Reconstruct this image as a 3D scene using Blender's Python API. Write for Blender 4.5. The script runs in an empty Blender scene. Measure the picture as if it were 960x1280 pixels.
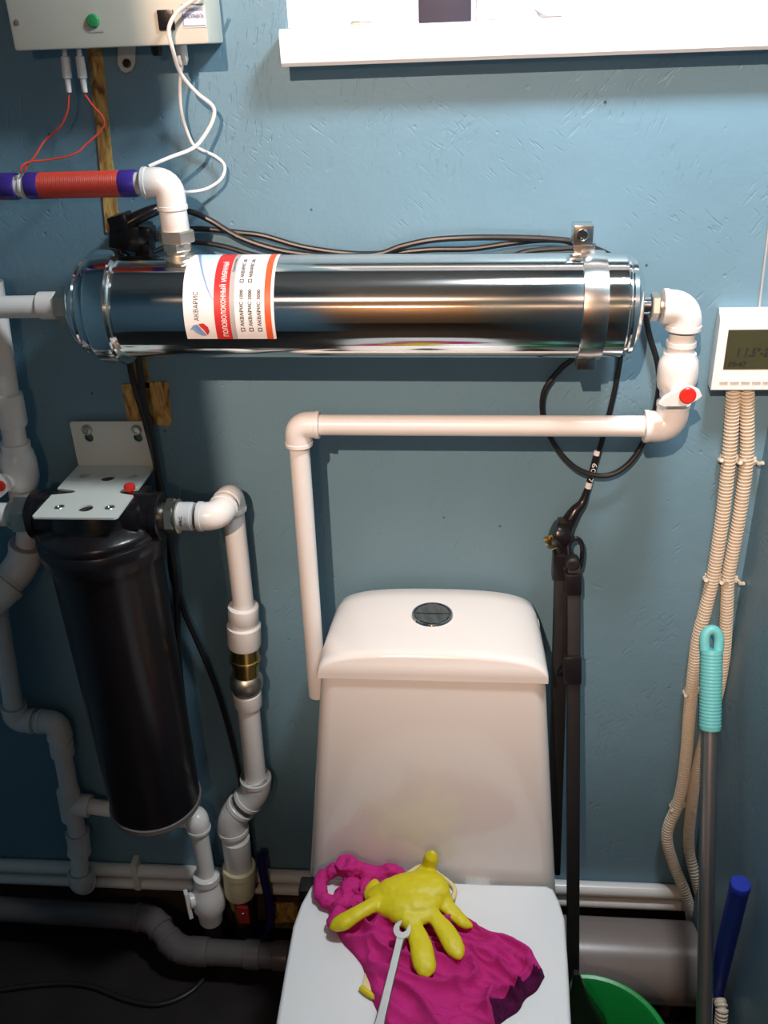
import bpy, bmesh, math, random
from mathutils import Vector as V, Matrix, noise as mnoise
random.seed(7)
SC = bpy.context.scene
COL = SC.collection

# ------------------------------------------------------------------ camera
FPX = 1140.0
CAM = V((0.0, -1.25, 1.62))
AX = V((0.99590283, 0.00822421, -0.09005506))     # world axes seen in the camera (x right, y down, z forward)
AY = V((0.0836283, -0.46266974, 0.88257748))
AZ = V((-0.03440725, -0.88649257, -0.46146188))
cd = bpy.data.cameras.new('camera'); cam = bpy.data.objects.new('camera', cd); COL.objects.link(cam)
right = V((AX[0], AY[0], AZ[0])); up = -V((AX[1], AY[1], AZ[1])); fwd = V((AX[2], AY[2], AZ[2]))
m = Matrix((right, up, -fwd)).transposed().to_4x4(); m.translation = CAM
cam.matrix_world = m
cd.sensor_fit = 'VERTICAL'; cd.sensor_height = 36.0; cd.lens = 36.0 * FPX / 1280.0; cd.clip_start = 0.02
SC.camera = cam

# ------------------------------------------------------------------ world, exposure
w = bpy.data.worlds.new('world'); SC.world = w; w.use_nodes = True
w.node_tree.nodes['Background'].inputs[0].default_value = (0.45, 0.6, 0.8, 1)
w.node_tree.nodes['Background'].inputs[1].default_value = 0.02
SC.view_settings.view_transform = 'Standard'; SC.view_settings.look = 'None'
SC.view_settings.gamma = 1.0; SC.view_settings.use_curve_mapping = False
SC.view_settings.exposure = 0.12

# soft cool light of the flush ceiling lamp
COOL_POS = V((0.29, -0.45, 2.17))
ld = bpy.data.lights.new('ceiling_lamp_light', 'AREA'); ld.shape = 'DISK'; ld.size = 0.18
ld.energy = 14.5; ld.color = (0.90, 0.965, 1.0)
lo = bpy.data.objects.new('ceiling_lamp_light', ld); lo.location = COOL_POS; COL.objects.link(lo)
# hard warm spot lamp in the passage behind the photographer: its light is in the lamp builder
BULB_POS = V((-0.36, -2.45, 2.66)); BULB_POWER = 285.0; SPOT_AIM = V((0.04, 0.0, 1.56)); HALL_POWER = 20.0

# ------------------------------------------------------------------ pixel -> world
def ray(px, py):
    r = V((px - 480.0, py - 640.0, FPX)); return V((r.dot(AX), r.dot(AY), r.dot(AZ)))
def P(px, py, y=0.0):
    r = ray(px, py); return CAM + r * ((y - CAM.y) / r.y)
def PZ(px, py, z):
    r = ray(px, py); return CAM + r * ((z - CAM.z) / r.z)
def PX(px, py, x):
    r = ray(px, py); return CAM + r * ((x - CAM.x) / r.x)
def RW(n, p):                      # n pixels at the distance of point p
    return n * (p - CAM).dot(fwd) / FPX

# ------------------------------------------------------------------ materials
MATS = {}
def mat(name, col, rough=0.5, metal=0.0, var=0.0, vscale=20.0, bump=0.0, bscale=60.0, emit=0.0, trans=0.0, coat=0.0, spec=0.5):
    if name in MATS: return MATS[name]
    mt = bpy.data.materials.new(name); mt.use_nodes = True
    nt = mt.node_tree; b = nt.nodes['Principled BSDF']
    b.inputs['Base Color'].default_value = (*col, 1); b.inputs['Roughness'].default_value = rough
    b.inputs['Metallic'].default_value = metal; b.inputs['Specular IOR Level'].default_value = spec
    if coat: b.inputs['Coat Weight'].default_value = coat; b.inputs['Coat Roughness'].default_value = 0.08
    if trans: b.inputs['Transmission Weight'].default_value = trans
    if emit:
        b.inputs['Emission Color'].default_value = (*col, 1); b.inputs['Emission Strength'].default_value = emit
    tc = nt.nodes.new('ShaderNodeTexCoord')
    if var:
        n = nt.nodes.new('ShaderNodeTexNoise'); n.inputs['Scale'].default_value = vscale; n.inputs['Detail'].default_value = 5
        nt.links.new(tc.outputs['Object'], n.inputs['Vector'])
        mx = nt.nodes.new('ShaderNodeMix'); mx.data_type = 'RGBA'
        mx.inputs[6].default_value = (*[c * (1 - var) for c in col], 1); mx.inputs[7].default_value = (*[min(1, c * (1 + var)) for c in col], 1)
        nt.links.new(n.outputs['Fac'], mx.inputs[0]); nt.links.new(mx.outputs[2], b.inputs['Base Color'])
    if bump:
        n = nt.nodes.new('ShaderNodeTexNoise'); n.inputs['Scale'].default_value = bscale; n.inputs['Detail'].default_value = 6
        nt.links.new(tc.outputs['Object'], n.inputs['Vector'])
        bp = nt.nodes.new('ShaderNodeBump'); bp.inputs['Strength'].default_value = bump; bp.inputs['Distance'].default_value = 0.002
        nt.links.new(n.outputs['Fac'], bp.inputs['Height']); nt.links.new(bp.outputs[0], b.inputs['Normal'])
    MATS[name] = mt; return mt

def wall_paint(name, col):
    """blue paint over chipboard: stretched flake relief and small pits"""
    mt = bpy.data.materials.new(name); mt.use_nodes = True; nt = mt.node_tree; b = nt.nodes['Principled BSDF']
    N = nt.nodes.new; L = nt.links.new
    tc = N('ShaderNodeTexCoord')
    n0 = N('ShaderNodeTexNoise'); n0.inputs['Scale'].default_value = 5; n0.inputs['Detail'].default_value = 6
    L(tc.outputs['Object'], n0.inputs['Vector'])
    mx = N('ShaderNodeMix'); mx.data_type = 'RGBA'
    mx.inputs[6].default_value = (*[c * 0.86 for c in col], 1); mx.inputs[7].default_value = (*[c * 1.12 for c in col], 1)
    L(n0.outputs['Fac'], mx.inputs[0])
    hs = []
    masks = []
    for k, (ang, sx, sz, seed) in enumerate(((0.85, 40, 210, 1.3), (-0.7, 44, 230, 5.1), (1.35, 46, 220, 9.7))):
        mq = N('ShaderNodeMapping'); mq.inputs['Rotation'].default_value = (0, ang, 0); L(tc.outputs['Object'], mq.inputs['Vector'])
        mp = N('ShaderNodeMapping'); mp.inputs['Scale'].default_value = (sx, 30, sz); mp.inputs['Location'].default_value = (seed, seed, seed)
        L(mq.outputs[0], mp.inputs['Vector'])
        nn = N('ShaderNodeTexNoise'); nn.inputs['Scale'].default_value = 1.0; nn.inputs['Detail'].default_value = 2
        L(mp.outputs[0], nn.inputs['Vector'])
        rr = N('ShaderNodeValToRGB'); rr.color_ramp.elements[0].position = 0.60; rr.color_ramp.elements[1].position = 0.68
        L(nn.outputs['Fac'], rr.inputs[0])
        mk = N('ShaderNodeTexNoise'); mk.inputs['Scale'].default_value = 9; mk.noise_dimensions = '4D'; mk.inputs['W'].default_value = seed
        L(tc.outputs['Object'], mk.inputs['Vector'])
        mr = N('ShaderNodeValToRGB'); mr.color_ramp.elements[0].position = 0.53; mr.color_ramp.elements[1].position = 0.66
        L(mk.outputs['Fac'], mr.inputs[0])
        mu = N('ShaderNodeMath'); mu.operation = 'MULTIPLY'; L(rr.outputs[0], mu.inputs[0]); L(mr.outputs[0], mu.inputs[1])
        hs.append(mu)
    a1 = N('ShaderNodeMath'); a1.operation = 'ADD'; L(hs[0].outputs[0], a1.inputs[0]); L(hs[1].outputs[0], a1.inputs[1])
    a2 = N('ShaderNodeMath'); a2.operation = 'ADD'; L(a1.outputs[0], a2.inputs[0]); L(hs[2].outputs[0], a2.inputs[1])
    vo = N('ShaderNodeTexVoronoi'); vo.inputs['Scale'].default_value = 26; L(tc.outputs['Object'], vo.inputs['Vector'])
    vr = N('ShaderNodeValToRGB'); vr.color_ramp.elements[0].position = 0.03; vr.color_ramp.elements[1].position = 0.075
    vr.color_ramp.elements[0].color = (1, 1, 1, 1); vr.color_ramp.elements[1].color = (0, 0, 0, 1)
    L(vo.outputs['Distance'], vr.inputs[0])
    a3 = N('ShaderNodeMath'); a3.operation = 'ADD'; L(a2.outputs[0], a3.inputs[0]); L(vr.outputs[0], a3.inputs[1])
    fine = N('ShaderNodeTexNoise'); fine.inputs['Scale'].default_value = 160; fine.inputs['Detail'].default_value = 4
    L(tc.outputs['Object'], fine.inputs['Vector'])
    med = N('ShaderNodeTexNoise'); med.inputs['Scale'].default_value = 28; med.inputs['Detail'].default_value = 3
    L(tc.outputs['Object'], med.inputs['Vector'])
    fm = N('ShaderNodeMath'); fm.operation = 'MULTIPLY_ADD'; fm.inputs[1].default_value = -0.8; L(a3.outputs[0], fm.inputs[0]); 
    f2 = N('ShaderNodeMath'); f2.operation = 'MULTIPLY_ADD'; f2.inputs[1].default_value = 0.35; L(fine.outputs['Fac'], f2.inputs[0]); L(med.outputs['Fac'], f2.inputs[2])
    L(f2.outputs[0], fm.inputs[2])
    bp = N('ShaderNodeBump'); bp.inputs['Strength'].default_value = 0.5; bp.inputs['Distance'].default_value = 0.0016
    L(fm.outputs[0], bp.inputs['Height']); L(bp.outputs[0], b.inputs['Normal'])
    sp = N('ShaderNodeTexVoronoi'); sp.inputs['Scale'].default_value = 17; sp.inputs['Randomness'].default_value = 1.0; L(tc.outputs['Object'], sp.inputs['Vector'])
    sr_ = N('ShaderNodeValToRGB'); sr_.color_ramp.elements[0].position = 0.018; sr_.color_ramp.elements[1].position = 0.045
    sr_.color_ramp.elements[0].color = (0.25, 0.25, 0.25, 1); sr_.color_ramp.elements[1].color = (1, 1, 1, 1); L(sp.outputs['Distance'], sr_.inputs[0])
    mm = N('ShaderNodeMix'); mm.data_type = 'RGBA'; mm.blend_type = 'MULTIPLY'; mm.inputs[0].default_value = 1.0
    L(mx.outputs[2], mm.inputs[6]); L(sr_.outputs[0], mm.inputs[7])
    L(mm.outputs[2], b.inputs['Base Color'])
    b.inputs['Roughness'].default_value = 0.42; b.inputs['Specular IOR Level'].default_value = 0.35
    return mt

def osb(name):
    mt = bpy.data.materials.new(name); mt.use_nodes = True; nt = mt.node_tree; b = nt.nodes['Principled BSDF']
    N = nt.nodes.new; L = nt.links.new
    tc = N('ShaderNodeTexCoord'); mp = N('ShaderNodeMapping'); mp.inputs['Scale'].default_value = (90, 90, 28); mp.inputs['Rotation'].default_value = (0, 0.35, 0)
    L(tc.outputs['Object'], mp.inputs['Vector'])
    n = N('ShaderNodeTexNoise'); n.inputs['Scale'].default_value = 1.0; n.inputs['Detail'].default_value = 5; n.inputs['Distortion'].default_value = 1.2
    L(mp.outputs[0], n.inputs['Vector'])
    r = N('ShaderNodeValToRGB'); e = r.color_ramp.elements
    e[0].position = 0.33; e[0].color = (0.14, 0.055, 0.012, 1); e[1].position = 0.62; e[1].color = (0.62, 0.40, 0.13, 1)
    k = e.new(0.46); k.color = (0.42, 0.22, 0.055, 1)
    L(n.outputs['Fac'], r.inputs[0]); L(r.outputs[0], b.inputs['Base Color'])
    bp = N('ShaderNodeBump'); bp.inputs['Strength'].default_value = 0.6; bp.inputs['Distance'].default_value = 0.002
    L(n.outputs['Fac'], bp.inputs['Height']); L(bp.outputs[0], b.inputs['Normal']); b.inputs['Roughness'].default_value = 0.7
    return mt

M = dict(
    blue=wall_paint('blue_wall_paint', (0.150, 0.270, 0.350)),
    osb=osb('bare_chipboard'),
    floor=mat('dark_floor', (0.016, 0.012, 0.011), 0.45, var=0.5, vscale=14, bump=0.3, bscale=40),
    brownboard=mat('dark_brown_board', (0.05, 0.028, 0.018), 0.6, var=0.3, vscale=18),
    ceil=mat('grey_board_ceiling', (0.42, 0.41, 0.39), 0.8, var=0.04),
    hall=mat('hall_wood_panel', (0.44, 0.25, 0.13), 0.55, var=0.25, vscale=7, bump=0.2, bscale=30),
    ppr=mat('white_pipe_plastic', (0.80, 0.775, 0.755), 0.28, var=0.025, vscale=30),
    pvcsill=mat('white_sill_plastic', (0.88, 0.86, 0.85), 0.22, var=0.02, vscale=8),
    ceramic=mat('white_ceramic', (0.80, 0.755, 0.72), 0.12, coat=0.5, var=0.015, vscale=6),
    seat=mat('white_seat_plastic', (0.86, 0.85, 0.85), 0.3, var=0.015, vscale=9),
    steel=mat('polished_steel', (0.86, 0.86, 0.85), 0.075, 1.0, var=0.05, vscale=18),
    steel2=mat('brushed_steel', (0.74, 0.74, 0.73), 0.2, 1.0, var=0.08, vscale=50),
    chrome=mat('chrome', (0.75, 0.75, 0.75), 0.06, 1.0, var=0.03),
    nickel=mat('nickel_fitting', (0.66, 0.61, 0.52), 0.36, 1.0, var=0.12, vscale=60),
    brass=mat('brass', (0.62, 0.42, 0.12), 0.25, 1.0, var=0.15, vscale=60),
    alu=mat('aluminium_pole', (0.42, 0.41, 0.40), 0.33, 0.9, var=0.06, vscale=40),
    black=mat('black_rubber', (0.012, 0.011, 0.012), 0.38, var=0.3, vscale=40),
    blackp=mat('black_plastic', (0.010, 0.008, 0.010), 0.27, var=0.3, vscale=30, bump=0.1, bscale=200),
    blackm=mat('black_painted_tube', (0.007, 0.006, 0.007), 0.6, var=0.3, vscale=40),
    greyring=mat('grey_ring', (0.17, 0.15, 0.14), 0.4, var=0.2),
    cream=mat('cream_painted_metal', (0.60, 0.585, 0.50), 0.42, var=0.04, vscale=20),
    bracket=mat('white_powder_coat', (0.70, 0.715, 0.66), 0.5, var=0.03, vscale=40),
    red=mat('red_plastic', (0.72, 0.03, 0.02), 0.35, var=0.08),
    redwire=mat('red_winding', (0.62, 0.055, 0.03), 0.45, var=0.12, vscale=60),
    blueband=mat('blue_tape', (0.055, 0.03, 0.26), 0.3, var=0.1),
    whitewire=mat('white_cable', (0.82, 0.80, 0.77), 0.4, var=0.03),
    conduit=mat('beige_conduit', (0.68, 0.59, 0.47), 0.5, var=0.06, vscale=40),
    sewer=mat('grey_sewer_pipe', (0.25, 0.20, 0.185), 0.32, var=0.12, vscale=16),
    sewer50=mat('dark_grey_sewer_pipe', (0.105, 0.09, 0.09), 0.35, var=0.15, vscale=22),
    teal=mat('teal_plastic', (0.16, 0.56, 0.57), 0.45, var=0.05, vscale=40),
    bluetube=mat('blue_plastic_tube', (0.012, 0.028, 0.34), 0.4, var=0.1),
    green=mat('green_plastic', (0.01, 0.33, 0.06), 0.35, var=0.06),
    darkblue=mat('dark_blue_hose', (0.012, 0.012, 0.11), 0.55, var=0.2),
    pink=mat('magenta_cloth', (0.56, 0.028, 0.21), 0.9, var=0.12, vscale=60, bump=0.5, bscale=420, spec=0.15),
    purple=mat('dark_purple_cloth', (0.075, 0.006, 0.045), 0.9, var=0.75, vscale=130, bump=0.4, bscale=300, spec=0.15),
    yellow=mat('yellow_rubber', (0.72, 0.60, 0.008), 0.5, var=0.07, vscale=30, bump=0.15, bscale=160),
    creamcloth=mat('pale_yellow_lining', (0.80, 0.68, 0.36), 0.85, var=0.1, vscale=40),
    fittingcream=mat('yellowed_plastic', (0.72, 0.62, 0.40), 0.35, var=0.06, vscale=30),
    lcd=mat('lcd_olive', (0.055, 0.055, 0.026), 0.22, var=0.1, vscale=30),
    ink=mat('black_print', (0.015, 0.015, 0.018), 0.6, var=0.1),
    inkblue=mat('blue_print', (0.05, 0.10, 0.33), 0.6, var=0.1),
    inkred=mat('red_print', (0.60, 0.03, 0.03), 0.45, var=0.05),
    inkorange=mat('orange_red_print', (0.72, 0.10, 0.03), 0.45, var=0.05),
    inkgrey=mat('grey_print', (0.42, 0.41, 0.41), 0.5, var=0.05),
    inksky=mat('pale_blue_print', (0.55, 0.72, 0.86), 0.45, var=0.06),
    inkmid=mat('mid_blue_print', (0.20, 0.34, 0.58), 0.45, var=0.06),
    paper=mat('white_label', (0.82, 0.81, 0.82), 0.4, var=0.02),
    sticker=mat('pale_sticker', (0.70, 0.71, 0.76), 0.4, var=0.03),
    ledgreen=mat('green_indicator', (0.03, 0.28, 0.09), 0.3, var=0.1),
    darkbox=mat('dark_violet_plastic', (0.022, 0.018, 0.035), 0.5, var=0.2),
    clear=mat('clear_plastic', (0.9, 0.9, 0.9), 0.12, trans=0.75, var=0.03),
    satin=mat('satin_steel', (0.60, 0.58, 0.56), 0.36, 1.0, var=0.06, vscale=60),
    glass=mat('window_glass', (0.85, 0.9, 0.92), 0.03, trans=0.95, var=0.01),
    lampwhite=mat('lamp_diffuser', (0.82, 0.92, 1.0), 0.5, emit=1.5, var=0.01),
    bulb=mat('bulb_glass', (1.0, 0.70, 0.53), 0.4, emit=12.0),
)

def brushed(mt, rough, aniso):
    nt = mt.node_tree; b = nt.nodes['Principled BSDF']; tg = nt.nodes.new('ShaderNodeTangent'); tg.direction_type = 'RADIAL'; tg.axis = 'X'
    b.inputs['Roughness'].default_value = rough; b.inputs['Anisotropic'].default_value = aniso; b.inputs['Anisotropic Rotation'].default_value = 0.25
    nt.links.new(tg.outputs[0], b.inputs['Tangent'])
brushed(M['steel'], 0.095, 0.85)

# ------------------------------------------------------------------ mesh builder
ORG = {}
def tag(o, label=None, cat=None, group=None, kind=None):
    if label: o['label'] = label
    if cat: o['category'] = cat
    if group: o['group'] = group
    if kind: o['kind'] = kind
    return o
def empty(name, loc, label, cat, group=None):
    o = bpy.data.objects.new(name, None); COL.objects.link(o); o.location = loc; o.empty_display_size = 0.05
    ORG[o.name] = V(loc); return tag(o, label, cat, group)

def frame(t):
    t = t.normalized(); a = V((0, 0, 1)) if abs(t.z) < 0.9 else V((1, 0, 0))
    n = t.cross(a).normalized(); return t, n, t.cross(n).normalized()

class MB:
    def __init__(s): s.v = []; s.f = []
    def tube(s, pts, rad, seg=18, caps=True, zflat=1.0):
        pts = [V(p) for p in pts]; n = len(pts)
        if not hasattr(rad, '__len__'): rad = [rad] * n
        base = len(s.v); prev = None
        for i, p in enumerate(pts):
            t = (pts[min(i + 1, n - 1)] - pts[max(i - 1, 0)])
            if t.length < 1e-9: t = prev_t
            prev_t = t; t = t.normalized()
            if prev is None: _, nn, bb = frame(t)
            else:
                nn = prev - t * prev.dot(t)
                nn = nn.normalized() if nn.length > 1e-6 else frame(t)[1]
                bb = t.cross(nn)
            prev = nn
            for k in range(seg):
                a = 2 * math.pi * k / seg
                off = (nn * math.cos(a) + bb * math.sin(a)) * rad[i]
                off.z *= zflat
                s.v.append(p + off)
        for i in range(n - 1):
            for k in range(seg):
                a = base + i * seg + k; b = base + i * seg + (k + 1) % seg
                s.f.append((a, b, b + seg, a + seg))
        if caps:
            s.f.append(tuple(base + k for k in range(seg))[::-1])
            s.f.append(tuple(base + (n - 1) * seg + k for k in range(seg)))
        return s
    def lathe(s, p0, axis, prof, seg=28, rot=0.0, caps=True):
        """prof: (t along the axis in metres, radius)"""
        t, nn, bb = frame(V(axis)); base = len(s.v); n = len(prof)
        for (d, r) in prof:
            for k in range(seg):
                a = 2 * math.pi * k / seg + rot
                s.v.append(V(p0) + t * d + (nn * math.cos(a) + bb * math.sin(a)) * max(r, 1e-5))
        for i in range(n - 1):
            for k in range(seg):
                a = base + i * seg + k; b = base + i * seg + (k + 1) % seg
                s.f.append((a, b, b + seg, a + seg))
        if caps:
            s.f.append(tuple(base + k for k in range(seg))[::-1]); s.f.append(tuple(base + (n - 1) * seg + k for k in range(seg)))
        return s
    def box(s, lo, hi, bev=0.0, mtx=None):
        bm = bmesh.new(); bmesh.ops.create_cube(bm, size=1)
        for v in bm.verts:
            v.co = V([lo[i] + (hi[i] - lo[i]) * (v.co[i] + 0.5) for i in range(3)])
        if bev: bmesh.ops.bevel(bm, geom=bm.edges[:], offset=bev, segments=2, affect='EDGES', profile=0.6)
        return s.add(bm, mtx)
    def add(s, bm, mtx=None):
        bm.verts.index_update(); base = len(s.v)
        for v in bm.verts: s.v.append((mtx @ v.co) if mtx else v.co.copy())
        for f in bm.faces: s.f.append(tuple(base + v.index for v in f.verts))
        bm.free(); return s
    def loft(s, rings, cap0=True, cap1=True):
        base = len(s.v); k = len(rings[0])
        for r in rings: s.v += [V(p) for p in r]
        for i in range(len(rings) - 1):
            for j in range(k):
                a = base + i * k + j; b = base + i * k + (j + 1) % k
                s.f.append((a, b, b + k, a + k))
        if cap0: s.f.append(tuple(base + j for j in range(k))[::-1])
        if cap1: s.f.append(tuple(base + (len(rings) - 1) * k + j for j in range(k)))
        return s
    def prism(s, poly, d):
        """closed polygon (3D points) pushed along d"""
        d = V(d); return s.loft([[V(p) for p in poly], [V(p) + d for p in poly]])
    def grid(s, fn, nu, nv, thick=None):
        base = len(s.v)
        for i in range(nu + 1):
            for j in range(nv + 1): s.v.append(V(fn(i / nu, j / nv)))
        for i in range(nu):
            for j in range(nv):
                a = base + i * (nv + 1) + j; s.f.append((a, a + 1, a + nv + 2, a + nv + 1))
        return s
    def build(s, name, mt, parent=None, angle=35, smooth=True, kind=None, label=None):
        me = bpy.data.meshes.new(name)
        if parent is not None: org = ORG[parent.name]
        else:
            xs = [p.x for p in s.v]; ys = [p.y for p in s.v]; zs = [p.z for p in s.v]
            org = V(((min(xs) + max(xs)) / 2, (min(ys) + max(ys)) / 2, min(zs)))
            if kind == 'structure': org = V((0, 0, 0))
        me.from_pydata([p - org for p in s.v], [], s.f); me.validate(); me.update()
        bm = bmesh.new(); bm.from_mesh(me); bmesh.ops.recalc_face_normals(bm, faces=bm.faces[:]); bm.to_mesh(me); bm.free()
        if smooth:
            me.shade_smooth(); me.set_sharp_from_angle(angle=math.radians(angle))
        me.materials.append(M[mt] if isinstance(mt, str) else mt)
        o = bpy.data.objects.new(name, me); COL.objects.link(o); ORG[o.name] = org
        if parent is not None: o.parent = parent
        else: o.location = org
        if kind: o['kind'] = kind
        if label: o['label'] = label
        return o

def smooth_path(pts, n=10):
    pts = [V(p) for p in pts]; out = []
    q = [pts[0] * 2 - pts[1]] + pts + [pts[-1] * 2 - pts[-2]]
    for i in range(1, len(q) - 2):
        p0, p1, p2, p3 = q[i - 1], q[i], q[i + 1], q[i + 2]
        for k in range(n):
            t = k / n
            out.append(0.5 * ((2 * p1) + (p2 - p0) * t + (2 * p0 - 5 * p1 + 4 * p2 - p3) * t * t + (3 * p1 - p0 - 3 * p2 + p3) * t ** 3))
    out.append(pts[-1]); return out
def resample(pts, step):
    out = [pts[0]]; acc = 0.0
    for a, b in zip(pts, pts[1:]):
        L = (b - a).length
        while acc + L >= step:
            a = a + (b - a) * ((step - acc) / max(L, 1e-9)); out.append(a); L = (b - a).length; acc = 0.0
        acc += L
    return out
def corner_path(a, c, b, leg, bend, n=8):
    """from c towards a (leg) round the corner to c towards b (leg)"""
    da = (a - c).normalized(); db = (b - c).normalized()
    pts = [c + da * leg]
    p0 = c + da * bend; p2 = c + db * bend
    for k in range(n + 1):
        t = k / n; pts.append(p0 * (1 - t) ** 2 + c * (2 * t * (1 - t)) + p2 * t * t)
    pts.append(c + db * leg); return pts
def elbow(parent, a, c, b, r, legf=2.2, mt='ppr', name='elbow', Rf=1.3):
    leg = r * legf; pts = corner_path(a, c, b, leg, min(r * 1.2, leg * .72))
    mb = MB(); mb.tube(pts, r * Rf, 22)
    for d in ((a - c).normalized(), (b - c).normalized()):
        mb.lathe(c + d * (leg - r * 0.42), d, [(0, r * Rf), (0.0005, r * Rf * 1.05), (r * 0.36, r * Rf * 1.05), (r * 0.42, r * Rf * 0.99)], 22)
    return mb.build(name, mt, parent)
def pipe(parent, a, b, r, mt='ppr', name='pipe', seg=22):
    return MB().tube([a, b], r, seg).build(name, mt, parent)
def hexnut(mb, p, axis, d0, d1, r, rot=0.0):
    c = min(0.0015, (d1 - d0) * 0.2)
    return mb.lathe(p, axis, [(d0, r * 0.93), (d0 + c, r), (d1 - c, r), (d1, r * 0.93)], 6, rot)
def cable(pts, r, name, mt, label, cat, group=None, seg=10, parent=None):
    o = MB().tube(smooth_path(pts), r, seg).build(name, mt, parent)
    if label: tag(o, label, cat, group)
    return o
def text_mb(s, h, wmax=None, bold=False):
    """text as flat mesh: lower-left at the origin, cap height h; returns verts, faces"""
    cu = bpy.data.curves.new('t', 'FONT'); cu.body = s; cu.resolution_u = 2
    o = bpy.data.objects.new('t', cu); COL.objects.link(o)
    if bold: cu.offset = 0.018
    dg = bpy.context.evaluated_depsgraph_get(); me = bpy.data.meshes.new_from_object(o.evaluated_get(dg))
    vs = [v.co.copy() for v in me.vertices]; fs = [tuple(p.vertices) for p in me.polygons]
    bpy.data.objects.remove(o); bpy.data.curves.remove(cu); bpy.data.meshes.remove(me)
    if not vs: return [], []
    x0 = min(v.x for v in vs); x1 = max(v.x for v in vs); y0 = min(v.y for v in vs); y1 = max(v.y for v in vs)
    sy = h / (y1 - y0); sx = sy if not wmax else wmax / (x1 - x0)
    return [V(((v.x - x0) * sx, (v.y - y0) * sy, 0)) for v in vs], fs
def put_text(s, h, wmax, fn, mt, parent, name='lettering', bold=False):
    vs, fs = text_mb(s, h, wmax, bold)
    mb = MB(); mb.v = [V(fn(v.x, v.y)) for v in vs]; mb.f = fs
    return mb.build(name, mt, parent, smooth=False)

# ================================================================== SETTING
XR = 0.427; XL = -1.30; ZC = 2.80; YB = -3.4
WX0, WZ0, WZ1 = -0.222, 1.600, 2.30
mb = MB(); mb.box((XL - .1, 0, -0.02), (XR + .25, 0.24, WZ0)); mb.box((XL - .1, 0, WZ0), (WX0, 0.24, ZC)); mb.box((WX0, 0, WZ1), (XR + .25, 0.24, ZC))
mb.box((XR - .004, 0, WZ0), (XR + .25, 0.24, WZ1))
wall_back = mb.build('wall_back', 'blue', kind='structure', smooth=False)
MB().box((XR, YB, -0.02), (XR + 0.12, 0, ZC)).build('wall_right', 'blue', kind='structure', smooth=False)
MB().box((XL - 0.12, YB, -0.02), (XL, 0, ZC)).build('wall_left', 'blue', kind='structure', smooth=False)
MB().box((XL - .12, YB - .12, -0.02), (XR + .12, YB, ZC)).build('wall_far', 'hall', kind='structure', smooth=False)
MB().box((XL, -1.72, 0), (-0.365, -1.62, ZC)).build('wall_front', 'blue', kind='structure', smooth=False)
MB().box((XL - .12, YB - .12, -0.08), (XR + .25, 0.24, 0)).build('floor', 'floor', kind='structure', smooth=False)
MB().box((XL - .12, YB - .12, ZC), (XR + .25, 0.24, ZC + .08)).build('ceiling', 'ceil', kind='structure', smooth=False)
MB().box((XL, -0.012, 0), (XR, 0, 0.10), 0.002).build('baseboard_back', 'brownboard', kind='structure')

# bare chipboard left unpainted on the back wall
def wall_poly(pts, t=0.0025, y=0.0): return MB().prism([P(a, b, y) for a, b in pts], (0, -t, 0))
wall_poly([(108, 50), (127, 50), (138, 170), (150, 290), (133, 290), (122, 170)]).build('bare_strip', 'osb', wall_back)
wall_poly([(163, 430), (181, 430), (188, 484), (166, 484)]).build('bare_strip', 'osb', wall_back)
wall_poly([(153, 480), (206, 476), (211, 478), (215, 528), (211, 532), (160, 526)]).build('bare_patch', 'osb', wall_back)
wall_poly([(338, 1128), (372, 1128), (372, 1160), (338, 1158)], y=-0.012).build('bare_patch', 'osb', wall_back)

# window: reveals, frame, pane and sill
win = MB()
win.box((WX0, 0.001, 1.634), (WX0 + 0.012, 0.20, WZ1)); win.box((WX0, 0.001, WZ1 - .012), (XR, 0.20, WZ1)); win.box((XR - .016, 0.001, 1.634), (XR - .004, 0.20, WZ1))
window = win.build('window_1', 'pvcsill', kind='structure', smooth=False)
fr = MB(); fr.box((WX0, .19, 1.634), (XR, .235, 1.70), .004); fr.box((WX0, .19, 2.22), (XR, .235, WZ1), .004)
for x in (WX0 + .012, 0.105, XR - .08): fr.box((x, .188, 1.66), (x + .062, .235, 2.25), .004)
fr.build('window_frame', 'pvcsill', window)
MB().box((WX0 + .05, .21, 1.69), (XR - .05, .215, 2.23)).build('pane', 'glass', window, smooth=False)
# sill with a rounded drip nose
s0 = P(352, 84, -0.042); s1 = P(352, 36, -0.042)
zb, zt = s0.z, s1.z
prof = [(.19, zt), (-.036, zt), (-.0405, zt - .002), (-.043, zt - .007), (-.0435, zb + .012), (-.042, zb + .004), (-.038, zb), (-.030, zb), (-.030, zt - .012), (-.001, zt - .018), (.19, zt - .018)]
MB().loft([[V((x, y, z)) for y, z in prof] for x in (s0.x, XR - .001)]).build('window_sill', 'pvcsill', window, angle=30)
ZS = zt

# ================================================================== LAMPS
LZC = COOL_POS.z + .045
cl = empty('ceiling_lamp', (COOL_POS.x, COOL_POS.y, ZC), 'round white lamp hanging on a short stem above the toilet', 'lamp')
MB().tube([V((COOL_POS.x, COOL_POS.y, ZC)), V((COOL_POS.x, COOL_POS.y, LZC - .004))], .009, 12).build('stem', 'pvcsill', cl)
MB().lathe((COOL_POS.x, COOL_POS.y, LZC), (0, 0, -1), [(0, .115), (.022, .115), (.03, .11)], 32).build('lamp_base', 'pvcsill', cl)
MB().lathe((COOL_POS.x, COOL_POS.y, LZC - .028), (0, 0, -1), [(0, .105), (.008, .10)], 32).build('diffuser', 'lampwhite', cl)
bl = empty('spot_lamp', BULB_POS, 'black ceiling spot lamp with a warm bulb in the passage', 'lamp')
sd = (SPOT_AIM - BULB_POS).normalized()
sl_d = bpy.data.lights.new('spot_light', 'SPOT'); sl_d.energy = BULB_POWER; sl_d.color = (1.0, 0.68, 0.50); sl_d.shadow_soft_size = 0.012
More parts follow.
